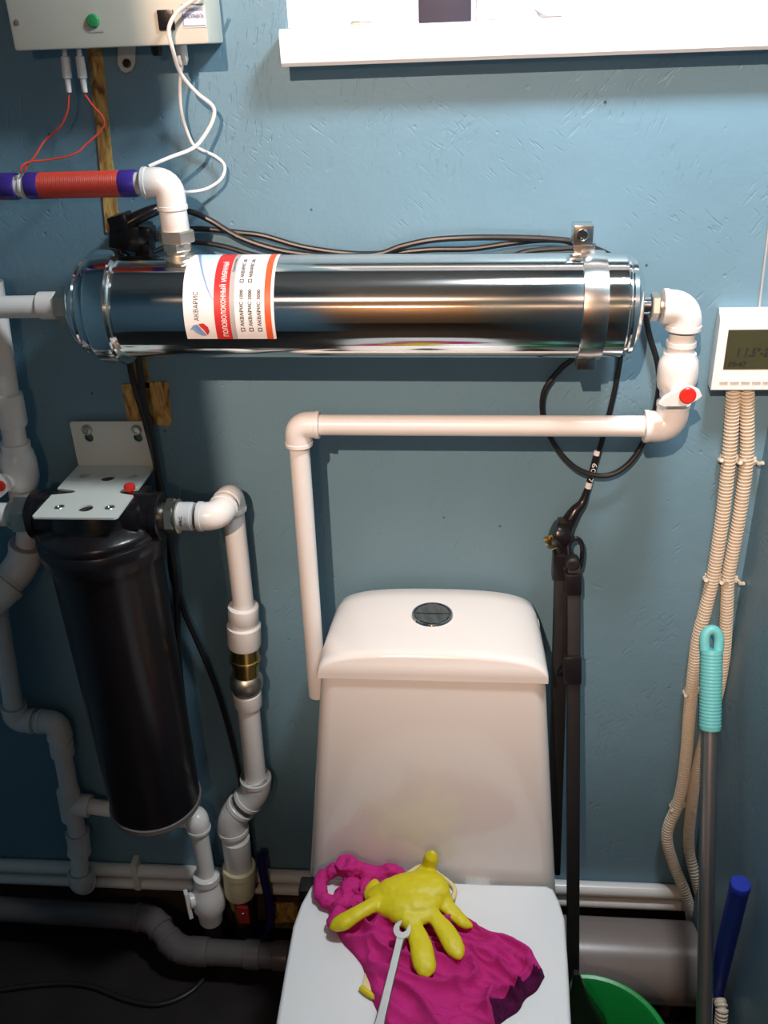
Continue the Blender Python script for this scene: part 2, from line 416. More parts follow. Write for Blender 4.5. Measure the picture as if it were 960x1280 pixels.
sl_d.spot_size = math.radians(44); sl_d.spot_blend = 0.8
bo = bpy.data.objects.new('spot_light', sl_d); bo.location = BULB_POS; bo.rotation_euler = sd.to_track_quat('-Z', 'Y').to_euler(); COL.objects.link(bo)
MB().lathe(BULB_POS - sd * .012, -sd, [(0, .024), (.004, .024), (.01, .02)], 24).build('bulb', 'bulb', bl)
MB().lathe(BULB_POS - sd * .006, -sd, [(0, .034), (0, .036), (.05, .036), (.085, .028), (.09, .012), (.09, .001)], 28, caps=False).build('lamp_shade', 'blackp', bl)
MB().tube([BULB_POS - sd * .07, V((BULB_POS.x, BULB_POS.y - .06, ZC - .03)), V((BULB_POS.x, BULB_POS.y - .06, ZC))], .006, 10).build('stem', 'blackp', bl)

HB = V((-0.10, -2.85, 2.0))  # added fill light: warms the unseen passage mirrored in the steel filter
hl = empty('fill_bulb', HB, 'added warm fill bulb on a cord in the unseen passage', 'lamp')
hp_d = bpy.data.lights.new('fill_bulb_light', 'POINT'); hp_d.energy = HALL_POWER; hp_d.color = (1.0, 0.66, 0.42); hp_d.shadow_soft_size = 0.03
ho = bpy.data.objects.new('fill_bulb_light', hp_d); ho.location = HB; COL.objects.link(ho)
MB().lathe(HB + V((0, 0, .034)), (0, 0, 1), [(0, .010), (.006, .02), (.02, .022), (.04, .016)], 18).build('bulb', 'bulb', hl)
MB().lathe(HB + V((0, 0, .072)), (0, 0, 1), [(0, .018), (.035, .018), (.045, .006)], 16).build('socket', 'blackp', hl)
MB().tube([HB + V((0, 0, .11)), V((HB.x, HB.y, ZC))], .003, 8).build('cord', 'black', hl)

# ================================================================== TOILET
TCX = -0.052
def rrect(cx, cy, hx, hy, r, z, n=5, wob=0.0):
    out = []
    for (sx, sy, a0) in ((1, 1, 0), (-1, 1, 90), (-1, -1, 180), (1, -1, 270)):
        for k in range(n + 1):
            a = math.radians(a0 + 90 * k / n)
            out.append(V((cx + sx * (hx - r) + r * math.cos(a), cy + sy * (hy - r) + r * math.sin(a), z)))
    return out
t = empty('toilet', (TCX, -.35, 0), 'white close-coupled toilet with tall tapered tank and closed lid', 'toilet')
def tank_ring(z, f):
    hx = .1975 + (.163 - .1975) * f; yf = -.235 + .035 * f; yb = -.022
    return rrect(TCX + .004 * f, (yf + yb) / 2, hx, (yb - yf) / 2, .022, z)
rings = [tank_ring(.34 + (.798 - .34) * i / 6, ((.34 + (.798 - .34) * i / 6) - .42) / .378) for i in range(7)]
MB().loft(rings).build('tank', 'ceramic', t, angle=50)
# lid: arched section pulled from back to front, front edge rounded
def arch(hw, h, z0, y, n=26, inset=0.0):
    pts = []
    for k in range(n + 1):
        a = math.pi * k / n
        c, s_ = math.cos(a), max(0.0, math.sin(a))
        x = math.copysign(abs(c) ** 0.72, c) * (hw - inset); z = (s_ ** 0.70) * (h - inset)
        pts.append(V((TCX + .004 + x, y, z0 + z)))
    return pts
LZ = .801
lid = MB()
lr = [arch(.138, .024, LZ, -.010), arch(.149, .036, LZ, -.014), arch(.156, .041, LZ, -.024), arch(.160, .0435, LZ, -.05), arch(.163, .046, LZ, -.10), arch(.1655, .047, LZ, -.15), arch(.1665, .047, LZ, -.188), arch(.1665, .046, LZ, -.197), arch(.166, .043, LZ, -.202), arch(.165, .039, LZ, -.2045)]
lid.loft(lr); lo_ = lid.build('tank_lid', 'ceramic', t, angle=60)
bz = LZ + .0445; bc = V((-.05, -.105, bz))
btn = MB().lathe(bc + V((0, 0, -.004)), (0, 0, 1), [(0, .032), (.006, .032), (.0085, .0305), (.009, .0285), (.0065, .0275)], 32).build('flush_ring', 'chrome', lo_)
MB().lathe(bc + V((0, 0, -.003)), (0, 0, 1), [(0, .0272), (.006, .0272), (.0078, .0255), (.0072, .0), ], 32).build('flush_button', mat('chrome_dark_reflection', (0.30, 0.33, 0.34), .08, 1.0, var=.05), lo_)  # dark ceiling reflection put into the button's base colour
MB().box((bc.x - .026, bc.y - .0006, bc.z + .003), (bc.x + .026, bc.y + .0006, bc.z + .0052)).build('button_split', 'ink', lo_)
# seat lid
ZL = .445
outl = [(404, 1097), (470, 1099), (540, 1101), (620, 1104), (684, 1106), (692, 1110), (699, 1124), (706, 1146), (710, 1200), (714, 1275)]
rgt = [PZ(a, b, ZL) for a, b in outl]
left = [PZ(a, b, ZL) for a, b in [(345, 1275), (356, 1210), (366, 1156), (376, 1128), (388, 1106), (395, 1099)]]
front = []
xa, xb = rgt[-1].x, left[0].x; yf = min(rgt[-1].y, left[0].y)
for k in range(1, 16):
    a = math.pi * k / 16
    front.append(V(((xa + xb) / 2 + (xa - xb) / 2 * math.copysign(abs(math.cos(a)) ** .75, math.cos(a)), yf - .20 * math.sin(a) ** .8, ZL)))
ol = rgt + front + left
cen = sum(ol, V()) / len(ol)
def shrink(pts, d, z): 
    out = []
    for p in pts:
        q = p - cen; q.z = 0; L = q.length; out.append(V((cen.x + q.x * (L - d) / L, cen.y + q.y * (L - d) / L, z)))
    return out
MB().loft([shrink(ol, .006, ZL - .024), shrink(ol, 0, ZL - .020), shrink(ol, 0, ZL - .006), shrink(ol, .002, ZL - .002), shrink(ol, .007, ZL)]).build('seat_lid', 'seat', t, angle=60)
MB().loft([shrink(ol, .012, ZL - .040), shrink(ol, .004, ZL - .037), shrink(ol, .004, ZL - .027), shrink(ol, .010, ZL - .0235)]).build('seat', 'seat', t, angle=60)
br = []
for (z, kx, ky, dy) in ((0, .62, .66, .10), (.06, .60, .64, .10), (.18, .58, .66, .09), (.28, .74, .80, .05), (.36, .92, .95, .01), (.402, .95, .96, .0), (.405, .93, .95, .0)):
    br.append([V((cen.x + (p.x - cen.x) * kx, cen.y + dy + (p.y - cen.y) * ky, z)) for p in ol])
MB().loft(br).build('bowl', 'ceramic', t, angle=60)
MB().box((TCX - .085, -.30, 0), (TCX + .085, -.06, .30), .02).build('pedestal', 'ceramic', t)
for sx in (-1, 1):
    MB().lathe(V((TCX + sx * .075 - .02, -.246, ZL - .028)), (1, 0, 0), [(0, .011), (.003, .0125), (.037, .0125), (.04, .011)], 16).build('hinge', 'seat', t)
MB().box((-.262, -.262, ZL - .05), (-.232, -.232, ZL - .022), .004).build('seat_corner_shade', 'blackp', t)  # black block standing in for the shade at the seat's back corner

# ================================================================== MEMBRANE FILTER
MY = -0.100
A = P(105, 384, MY); B = P(795, 382, MY)
U = (B - A).normalized(); RB = RW(63.0, (A + B) / 2)
def xt(px): return ((P(px, 383, MY) - A).dot(U))
E1 = V((0, -1, 0)); E1 = (E1 - U * E1.dot(U)).normalized(); E2 = U.cross(E1) * -1
if E2.z < 0: E2 = -E2
def cyl(tt, r, th): return A + U * tt + (E1 * math.cos(th) + E2 * math.sin(th)) * r
mf = empty('membrane_filter', A + V((.35, 0, -RB)), 'long polished steel cylinder filter with printed label, fixed across the wall', 'water filter')
MB().lathe(A, U, [(xt(128), RB * .97), (xt(150), RB), (xt(728), RB), (xt(740), RB * .97)], 64).build('housing', 'steel', mf)
lc = MB().lathe(A, U, [(xt(97), RB * .30), (xt(98), RB * .62), (xt(101), RB * .78), (xt(106), RB * .88), (xt(112), RB * .93), (xt(114), RB * .91), (xt(117), RB * .95), (xt(124), RB * .97), (xt(138), RB * .97)], 56).build('end_cap', 'steel', mf)
rc = MB().lathe(A, U, [(xt(738), RB * .97), (xt(752), RB * .985), (xt(776), RB * .985), (xt(779), RB * .94), (xt(781), RB * .93), (xt(783), RB * .965), (xt(788), RB * .95), (xt(793), RB * .86), (xt(797), RB * .70), (xt(799), RB * .45), (xt(800), RB * .28)], 56).build('end_cap', 'steel', mf)
# left clamp ring: an open collar
MB().lathe(A, U, [(xt(128), RB * .99), (xt(129), RB * 1.10), (xt(132), RB * 1.13), (xt(152), RB * 1.13), (xt(155), RB * 1.145), (xt(157), RB * 1.13), (xt(157), RB * 1.05), (xt(154), RB * .99)], 64, caps=False).build('clamp_ring', 'steel', mf)
# right band clamp with bolt block above and ear below
MB().lathe(A, U, [(xt(721), RB * .99), (xt(722), RB * 1.035), (xt(736), RB * 1.05), (xt(751), RB * 1.035), (xt(752), RB * .99)], 64, caps=False).build('band_clamp', 'steel2', mf)
bk = MB(); c0 = P(726, 292, MY + .01)
bk.box((c0.x - .010, c0.y - .012, c0.z - .0125), (c0.x + .014, c0.y + .015, c0.z + .012), .0015); blk = bk.build('clamp_block', 'steel2', mf)
MB().box((c0.x - .008, c0.y - .005, c0.z - .034), (c0.x + .018, c0.y + .002, c0.z - .010), .001).build('clamp_strap', 'steel2', mf)
MB().lathe(c0 + V((.001, -.011, .001)), (0, -1, 0), [(0, .007), (.004, .007), (.0055, .0055), (.0055, .004), (.003, .0035)], 16).build('bolt_head', 'chrome', blk)
e0 = P(733, 449, MY - .01); bk = MB(); bk.box((e0.x - .013, e0.y - .010, e0.z - .011), (e0.x + .011, e0.y + .012, e0.z + .012), .0015); bk.build('clamp_ear', 'steel2', mf)
for px in (146, 737):        # wall brackets that carry the housing
    q = P(px, 383, MY); MB().box((q.x - .012, MY + RB * .9, q.z - .03), (q.x + .012, 0.0, q.z + .03), .001).build('wall_bracket', 'steel2', mf)
# label on the housing
RL = RB + .0006
def th_at(py):               # angle on the cylinder that shows at pixel row py
    best = None
    for k in range(-60, 121):
        th = math.radians(k); p = cyl(xt(300), RL, th); q = p - CAM
        cx = V((q.dot(right), -q.dot(up), q.dot(fwd))); yy = cx.y / cx.z * FPX + 640
        if best is None or abs(yy - py) < best[0]: best = (abs(yy - py), th)
    return best[1]
TH0 = th_at(423.5); TH1 = math.radians(112)
def lab(px0, px1, th0, th1, r, n=24):
    return MB().grid(lambda a, b: cyl(xt(px0) + (xt(px1) - xt(px0)) * a, r, th0 + (th1 - th0) * b), 6, n)
lb = lab(247.5, 355, TH0, TH1, RL).build('label', 'paper', mf, label='white label with red bands and printed lettering')
def strip(p0, p1, mt, a=None, b=None, r=.0003, name='printed_band'): return lab(p0, p1, TH0 if a is None else a, TH1 if b is None else b, RL + r).build(name, mt, lb)
strip(284, 302.5, 'inkred'); strip(302.5, 308.5, 'inkgrey'); strip(344, 351.5, 'inkorange')
# pale blue field bounded by a swoosh
tha, thb = th_at(375), TH1
MB().grid(lambda a, b: cyl(xt(284) - (xt(284) - xt(284 - 33 * (b ** .75))) * (1 - a), RL + .0002, tha + (thb - tha) * b), 8, 24).build('printed_field', 'inksky', lb)
MB().grid(lambda a, b: cyl(xt(284 - 33 * (b ** .75)) + (a - .5) * RW(3.4, A) * (0.3 + b), RL + .0004, tha + (thb - tha) * b), 2, 24).build('printed_swoosh', 'inkmid', lb)
def on_label(px, py, h, s, wpx, mt, bold=False):
    """reads upwards: starts at row py, baseline at column px"""
    tb = th_at(py); te = th_at(py - wpx)
    put_text(s, h, RL * abs(te - tb), lambda x, y: cyl(xt(px) - y, RL + .0007, tb + x / RL), mt, lb, bold=bold)
pxm = RW(1.0, A)
on_label(265.5, 401, 6 * pxm, 'АКВАРИС', 36, 'ink')
on_label(298.5, 420, 8.0 * pxm, 'ПОЛОВОЛОКОННЫЙ', 64, 'paper', True)
on_label(298.5, 352, 8.0 * pxm, 'МЕМБРАННЫЙ', 24, 'paper', True)
on_label(307.5, 340, 3.6 * pxm, 'Водоочиститель', 16, 'ink')
for i, (px, s) in enumerate(((319, 'АКВАРИС 1000'), (329, 'АКВАРИС 2000'), (339.5, 'АКВАРИС 3000'))):
    on_label(px, 407.5, 4.6 * pxm, s, 45, 'ink', True)
for i, (px, s) in enumerate(((319, 'АКВАРИС 100'), (329, 'АКВАРИС 500'))):
    on_label(px, 347, 4.6 * pxm, s, 22, 'ink', True)
for (px, py) in ((319, 414), (329, 414), (339.5, 414), (319, 353.5), (329, 353.5)):
    ta = th_at(py); tb2 = ta + 4.6 * pxm / RL
    mb = MB(); w_ = .8 * pxm
    for (x0, x1, a0, a1) in ((-4.8, 0, ta, ta + w_ / RL), (-4.8, 0, tb2 - w_ / RL, tb2), (-4.8, -4.0, ta, tb2), (-.8, 0, ta, tb2)):
        mb.grid(lambda a, b: cyl(xt(px + x0 + (x1 - x0) * a), RL + .0007, a0 + (a1 - a0) * b), 1, 2)
    mb.build('check_box', 'ink', lb, smooth=False)
# drop mark: blue leaf and red half
def drop(pts, mt):
    mb = MB(); mb.v = [cyl(xt(px), RL + .0007, th_at(418) + (418 - py) * pxm * 1.1 / RL) for px, py in pts]; mb.f = [tuple(range(len(pts)))]
    mb.build('printed_drop', mt, lb, smooth=False)
drop([(253, 412), (258, 407), (263, 406), (266, 411), (271, 417), (272, 419), (266, 419), (260, 416), (256, 412)], 'inkmid')
drop([(264, 405.5), (270, 405), (275, 409), (276, 414), (273, 418.5), (270, 413), (266, 409)], 'inkred')
# top port
TP = P(224, 322, MY); tp = V((TP.x, A.y, 0)); tp.z = (A + U * (tp.x - A.x) / U.x).z
MB().lathe(tp, (0, 0, 1), [(RB * .9, .020), (RB + .003, .019), (RB + .004, .0155), (RB + .012, .0155), (RB + .013, .0175), (RB + .017, .0175)], 24).build('top_port', 'nickel', mf)
# side nipples
rn = MB(); rn.lathe(B, U, [(xt(799) - xt(795), RW(11, B)), (xt(812) - xt(795), RW(11, B))], 22); rn.build('outlet_nipple', 'chrome', mf)

# ================================================================== PIPE RUN: membrane outlet -> valve -> toilet
pr = empty('outlet_pipe', P(388, 850, MY), 'white plastic pipe from the steel filter down behind the toilet tank, red-capped valve', 'pipe')
Q0 = P(812, 383, MY); Q1 = P(857, 384, MY); Q2 = P(838, 533, MY); Q2 = V((Q1.x * .35 + Q2.x * .65, MY, Q2.z)); Q1 = V((Q1.x, MY, Q1.z)); Q3 = P(372, 531, MY); Q4 = P(397, 868, MY)
rp = RW(13, Q3)
nb = MB(); ax = (Q1 - Q0).normalized(); hexnut(nb, Q0, ax, .001, .011, RW(18, Q0), .2); nb.lathe(Q0, ax, [(.011, RW(9, Q0)), (.020, RW(9, Q0)), (.0205, RW(13, Q0)), (.024, RW(13, Q0))], 22); nb.build('union_nut', 'nickel', pr)
elbow(pr, Q0, Q1, Q2, RW(16.5, Q1), 1.75)
dv = (Q2 - Q1).normalized(); Lv = (Q2 - Q1).length
def pxl(n): return RW(n, Q1)
k = Lv / 149.0
vb = MB().lathe(Q1, dv, [(30 * k, pxl(16)), (40 * k, pxl(16)), (40.5 * k, pxl(19)), (46 * k, pxl(19)), (46.5 * k, pxl(17.5)), (54 * k, pxl(17.5)), (54.5 * k, pxl(20.5)), (58 * k, pxl(21)), (63 * k, pxl(24)), (73 * k, pxl(25.5)), (88 * k, pxl(25.5)), (98 * k, pxl(23.5)), (102 * k, pxl(20)), (110 * k, pxl(19)), (111 * k, pxl(17.5)), (125 * k, pxl(17))], 36).build('valve_body', 'ppr', pr)
vc = Q1 + dv * (97 * k) + V((0, -pxl(24), 0))
MB().lathe(vc + V((0, .012, 0)), (0, -1, 0), [(0, pxl(13)), (.014, pxl(12))], 24).build('valve_stem', 'ppr', vb)
hp = [(-26, 10), (-20, 2), (-2, -10), (6, -12), (14, -11), (22, -7), (25, -1), (20, 4), (10, 11), (2, 13), (-10, 13), (-22, 12)]
hy = vc.y - .004
hd = MB().prism([V((vc.x + pxl(a), hy, vc.z - pxl(b))) for a, b in hp], (0, -.010, 0)).build('valve_handle', 'ppr', vb, angle=30)
cp = V((vc.x + pxl(7), hy - .009, vc.z + pxl(2)))
MB().lathe(cp, (0, -1, 0), [(0, pxl(10.5)), (.003, pxl(10.5)), (.0042, pxl(9.3))], 28).build('red_cap', 'red', pr)
elbow(pr, Q1, Q2, Q3, rp * 1.12, 2.2)
pipe(pr, Q2, Q3, rp); elbow(pr, Q2, Q3, Q4, rp, 2.15); pipe(pr, Q3, Q4, rp)

# ================================================================== LEFT INLET of the membrane
li = empty('inlet_pipe', P(20, 381, MY), 'short white pipe joining the left end of the steel filter', 'pipe')
a0 = P(-30, 381, MY); a1 = P(74, 383, MY); a0.z = a1.z
r_ = RW(14, a1); pipe(li, a0, a1, r_)
MB().lathe(P(50, 382, MY), (a1 - a0), [(0, r_), (.001, r_ * 1.22), (.024, r_ * 1.22), (.026, r_ * 1.1)], 24).build('collar', 'ppr', li)
nb = MB(); hexnut(nb, P(73, 383, MY), U, 0, .018, RW(22, a1), .3); nb.lathe(P(73, 383, MY), U, [(.018, RW(16, a1)), (.027, RW(16, a1))], 22); nb.build('union_nut', 'nickel', li)

# ================================================================== RED WOUND PIPE above, elbow into the top port
wp = empty('wound_pipe', P(100, 228, MY), 'white pipe wound with red wire and blue tape, elbow down into the steel filter', 'pipe')
w0 = P(-25, 228, MY); wc = P(217, 228, MY); wc = V((tp.x, MY, wc.z)); w0 = V((w0.x, MY, wc.z))
rw = RW(13.2, wc)
wd = V((tp.x, MY, tp.z + RB + .012))
pipe(wp, w0, wc, rw)
def xw(px): return V((P(px, 228, MY).x, MY, wc.z))
def winding(px0, px1):
    a = xw(px0); L = xw(px1).x - a.x; n = int(L / .0017); pf = []
    for i in range(n):
        d = L * i / n; s_ = L / n
        pf += [(d + s_ * .1, rw * 1.16), (d + s_ * .35, rw * 1.215), (d + s_ * .65, rw * 1.215), (d + s_ * .9, rw * 1.16)]
    MB().lathe(a, (1, 0, 0), pf, 28).build('red_winding', 'redwire', wp, angle=60)
winding(-25, 4); winding(47, 154)
for p0, p1 in ((2, 21), (34, 51), (151, 171)):
    MB().lathe(xw(p0), (1, 0, 0), [(0, rw * 1.2), (.0015, rw * 1.245), (xw(p1).x - xw(p0).x - .0015, rw * 1.245), (xw(p1).x - xw(p0).x, rw * 1.2)], 28).build('blue_tape_band', 'blueband', wp)
elbow(wp, w0, wc, wd, RW(14.3, wc), 2.3)
ze = lambda py: P(222, py, MY).z
zt_, zb_ = wc.z, wd.z
MB().lathe(V((tp.x, MY, zb_ + .046)), (0, 0, -1), [(-.01, RW(14.5, wc)), (.0, RW(14.5, wc)), (.0005, RW(17.5, wc)), (.026, RW(18, wc)), (.028, RW(17, wc))], 26).build('adapter', 'ppr', wp)
nb = MB(); hexnut(nb, V((tp.x, MY, zb_)), (0, 0, 1), .006, .021, RW(24, wc), .5); hexnut(nb, V((tp.x, MY, zb_)), (0, 0, 1), -.004, .0062, RW(19.5, wc), .2); nb.build('union_nut', 'nickel', wp)
MB().lathe(xw(26), (1, 0, 0), [(0, rw * 1.02), (.001, rw * 1.12), (.004, rw * 1.12), (.005, rw * 1.02)], 24).build('white_ring', 'ppr', wp)

# ================================================================== CONTROL BOX
YF = -.075
bx0 = P(18, 63, YF); bx1 = P(262, 59, YF); ztop = 1.80
cb = empty('control_box', ((bx0.x + bx1.x) / 2, 0, bx0.z), 'cream metal control box with green indicator fixed high on the wall', 'control box')
MB().box((bx0.x, YF, bx0.z - .001), (bx1.x, -.001, ztop), .004).build('case', 'cream', cb)
def onbox(px, py): return P(px, py, YF)
g = onbox(117, 26); MB().lathe(g + V((0, .001, 0)), (0, -1, 0), [(0, .0075), (.003, .0075), (.005, .006), (.0055, .002)], 20).build('indicator', 'ledgreen', cb)
g = onbox(120, 39); MB().box((g.x - .009, YF - .0006, g.z - .0012), (g.x + .009, YF + .001, g.z + .0012)).build('printed_mark', 'inkgrey', cb)
g = onbox(208, 25); sw = MB().box((g.x - .0095, YF - .003, g.z - .0105), (g.x + .0095, YF + .001, g.z + .0105), .001).build('rocker_switch', 'blackp', cb)
g = onbox(21, 28); MB().lathe(g + V((0, .001, 0)), (0, -1, 0), [(0, .0035), (.002, .0033), (.0024, .002)], 12).build('screw', 'greyring', cb)
g0 = onbox(229, 35); g1 = onbox(262, 10)
stk = MB().box((g0.x, YF - .0006, g0.z), (bx1.x - .001, YF + .001, g1.z)).build('sticker', 'sticker', cb, label='small pale sticker with blue lettering')
wst = bx1.x - .001 - g0.x
put_text('ОПЛОМБИРОВАНО', .0038, wst * .86, lambda x, y: V((g0.x + wst * .07 + x, YF - .0009, g0.z + .0165 + y)), 'inkblue', stk, bold=True)
put_text('НЕ ВСКРЫВАТЬ', .0042, wst * .86, lambda x, y: V((g0.x + wst * .07 + x, YF - .0009, g0.z + .0095 + y)), 'inkblue', stk, bold=True)
mb = MB()
for z0_, z1_ in ((.0015, .0022), (.0232, .0239)): mb.box((g0.x + .001, YF - .0009, g0.z + z0_), (bx1.x - .002, YF, g0.z + z1_))
mb.box((g0.x + .001, YF - .0009, g0.z + .0015), (g0.x + .0017, YF, g0.z + .0239)); mb.build('sticker_border', 'inkblue', stk, smooth=False)
# mounting tab against the wall
tb = [(148, 40), (170, 40), (169, 80), (165, 88), (158, 91), (152, 88), (148, 80)]
MB().prism([P(a, b, -.003) for a, b in tb], (0, -.002, 0)).build('mounting_tab', 'cream', cb)
g = P(159, 79, -.0055); MB().lathe(g, (0, -1, 0), [(0, .0052), (.003, .0052), (.005, .003)], 14).build('screw', 'blackp', cb)
g = P(228, 70, -.04); MB().lathe(g + V((0, 0, .012)), (0, 0, -1), [(0, .007), (.016, .0068), (.022, .0045)], 14).build('cable_gland', 'whitewire', cb)
g = P(196, 64, -.04); MB().lathe(g + V((0, 0, .012)), (0, 0, -1), [(0, .007), (.012, .007), (.017, .005)], 14).build('plug_hole', 'blackp', cb)
# wire connectors and red wires
YC = -.045
for i, (pa, pb, wire) in enumerate((
        ((81, 66), (87, 120), [(86, 118), (84, 140), (74, 160), (56, 176), (43, 196), (34, 207), (31, 214)]),
        ((99, 66), (107, 120), [(106, 118), (116, 132), (129, 148), (127, 162), (108, 180), (92, 193), (60, 200), (38, 202), (27, 208), (26, 215)]))):
    a_, b_ = P(*pa, YC), P(*pb, YC); L = (b_ - a_).length
    cn = empty('wire_connector', b_, ['white push connector on a red wire, nearer the end of the box', 'white push connector on a red wire, beside the bare wood strip'][i], 'connector', 'connectors under the control box')
    MB().lathe(a_ + V((0, 0, .004)), b_ - a_, [(0, .0028), (L * .16, .0032), (L * .17, .0052), (L * .62, .0058), (L * .66, .0058), (L * .68, .0038), (L * .98, .0034), (L, .0028)], 14).build('sleeve', 'whitewire', cn)
    n = len(wire); pts = [P(x, y, YC + (MY - .015 - YC) * max(0, (j - 3)) / (n - 4)) for j, (x, y) in enumerate(wire)]
    MB().tube(smooth_path(pts), .00125, 8).build('red_wire', 'redwire', cn)
# white cable hanging from the box
cable([P(258, -22, -.085), P(246, -4, -.09), P(222, 15, -.09), P(211, 36, -.09), P(216, 62, -.085), P(226, 92, -.06), P(246, 116, -.04), P(266, 133, -.03), P(266, 150, -.03), P(254, 172, -.035), P(240, 186, -.05), P(212, 197, -.07), P(186, 208, -.085)], .0024, 'white_cable', 'whitewire', 'white cable looping in front of the control box and down to the wound pipe', 'cable')
cable([P(228, 78, -.04), P(225, 108, -.03), P(227, 140, -.02), P(237, 172, -.012), P(246, 184, -.01), P(270, 196, -.01), P(281, 208, -.012), P(276, 224, -.02), P(258, 236, -.03), P(236, 240, -.05), P(228, 239, -.08)], .002, 'white_cable', 'whitewire', 'thin white cable from the box gland curling behind the white elbow', 'cable')

# ================================================================== BLACK PLUGS AND CABLES
pg = empty('plug_cluster', P(165, 300, -.03), 'black socket block with plugs hanging behind the steel filter', 'socket')
def obox(c, sx, sy, sz, rot, bev=.003):
    return MB().box((-sx / 2, -sy / 2, -sz / 2), (sx / 2, sy / 2, sz / 2), bev, Matrix.Translation(c) @ Matrix.Rotation(math.radians(rot), 4, 'Y'))
obox(P(164, 293, -.03), .044, .05, .034, 12).build('socket_block', 'blackp', pg)
obox(P(152, 277, -.045), .026, .03, .020, -14).build('plug', 'blackp', pg)
q = P(163, 279, -.06)
MB().tube(smooth_path([P(160, 279, -.05), P(176, 270, -.045), P(196, 262, -.035), P(206, 262, -.02)]), [.0095 * (1 - .35 * i / 30) for i in range(31)], 14).build('plug_sleeve', 'blackp', pg)
obox(P(184, 293, -.045), .016, .03, .022, 8).build('plug', 'blackp', pg)
obox(P(182, 312, -.035), .020, .03, .026, 8).build('plug', 'blackp', pg)
cable([P(200, 262, -.022), P(235, 264, -.018), P(262, 275, -.019), P(300, 297, -.019), P(350, 313, -.019), P(410, 320, -.020), P(470, 318, -.021), P(502, 308, -.02), P(540, 300, -.02), P(590, 297, -.02), P(640, 297, -.018), P(690, 299, -.018), P(722, 304, -.018), P(770, 325, -.015), P(800, 372, -.012), P(812, 420, -.01), P(822, 455, -.012), P(823, 490, -.012), P(812, 535, -.016), P(790, 575, -.022), P(760, 594, -.025), P(725, 588, -.025), P(697, 562, -.02), P(680, 525, -.014), P(680, 490, -.014), P(700, 462, -.012), P(716, 448, -.012), P(740, 420, -.012)], .0040, 'black_cable', 'black', 'thick black cable running over the steel filter and looping below its right end', 'cable', 'black cables on the wall')
cable([P(186, 302, -.03), P(215, 292, -.02), P(246, 286, -.008), P(300, 291, -.008), P(330, 295, -.008), P(380, 309, -.008), P(440, 317, -.009), P(490, 316, -.01), P(540, 312, -.01), P(590, 311, -.01), P(640, 304, -.009), P(680, 300, -.009), P(716, 304, -.009), P(750, 330, -.009), P(775, 390, -.009), P(776, 440, -.009), P(770, 480, -.010), P(762, 515, -.011), P(750, 560, -.012), P(741, 590, -.013), P(734, 612, -.014)], .0038, 'black_cable', 'black', 'black cable over the steel filter that drops straight to the hanging plug', 'cable', 'black cables on the wall')
cable([P(190, 316, -.03), P(215, 306, -.02), P(246, 303, -.0195), P(280, 308, -.0225), P(330, 321, -.025), P(420, 330, -.026), P(520, 330, -.026), P(620, 324, -.026), P(660, 314, -.026), P(700, 311, -.026), P(722, 312, -.026), P(760, 330, -.026)], .0034, 'black_cable', 'black', 'lowest black cable lying along the top of the steel filter', 'cable', 'black cables on the wall')
cable([P(160, 440, -.012), P(166, 475, -.012), P(182, 530, -.018), P(197, 590, -.02), P(211, 660, -.02), P(214, 715, -.02), P(228, 760, -.018), P(252, 815, -.016), P(272, 865, -.014), P(288, 920, -.014), P(299, 970, -.014), P(308, 1020, -.014), P(316, 1070, -.014), P(320, 1120, -.02)], .0044, 'black_cable', 'black', 'black cable hanging down the wall from the filter past the black housing', 'cable', 'black cables on the wall')
cable([P(172, 445, -.024), P(180, 500, -.030), P(192, 560, -.034), P(203, 630, -.034), P(216, 700, -.03), P(221, 760, -.028), P(224, 830, -.026), P(232, 900, -.026), P(243, 970, -.026), P(247, 1010, -.026)], .0052, 'black_cable', 'black', 'thicker black cable running close behind the black housing', 'cable', 'black cables on the wall')
# marker sleeve on the cable that ends in the plug
pl = empty('power_plug', P(690, 690, -.03), 'black angled mains plug with brass contacts hanging beside the tank', 'plug')
c1, c2 = P(747, 563, -.012), P(735, 610, -.014); dd = (c2 - c1)
ms = MB().lathe(c1, dd, [(0, .0047), (dd.length, .0047)], 14).build('marker_sleeve', 'black', pl)
for f0, f1 in ((0, .12), (.84, 1.0)):
    MB().lathe(c1 + dd * f0, dd, [(0, .0049), (dd.length * (f1 - f0), .0049)], 14).build('white_band', 'paper', ms)
nrm = V((0, -1, 0)); sid = dd.normalized().cross(nrm).normalized()
put_text('60', .0072, dd.length * .26, lambda x, y: c1 + dd.normalized() * (dd.length * .30 + x) + sid * (.0036 - y) + nrm * .0056, 'paper', ms)
put_text('17', .0065, dd.length * .18, lambda x, y: c1 + dd.normalized() * (dd.length * .62 + x) + sid * (.0034 - y) + nrm * .0056, 'paper', ms)
MB().tube(smooth_path([P(735, 610, -.014), P(728, 628, -.018), P(718, 640, -.024), P(706, 660, -.028), P(700, 672, -.03)], 6), [.0048 + .0085 * min(1, (i / 24) * 1.25) ** 1.4 for i in range(25)], 16).build('cable_relief', 'blackp', pl)
q = P(697, 668, -.032)
mtx = Matrix.Translation(q) @ Matrix.Rotation(math.radians(35), 4, 'Y')
MB().lathe(mtx @ V((.010, 0, .004)), mtx.to_3x3() @ V((-1, 0, -.25)), [(-.008, .010), (-.003, .0175), (.002, .0205), (.017, .0205), (.0195, .019), (.020, .010)], 26).build('plug_body', 'blackp', pl)
fc = P(686, 674, -.038)
MB().box((-.0045, -.003, -.0055), (.0045, .003, .0055), .001, Matrix.Translation(fc + V((0, -.008, 0))) @ Matrix.Rotation(math.radians(35), 4, 'Y')).build('earth_contact', 'brass', pl)
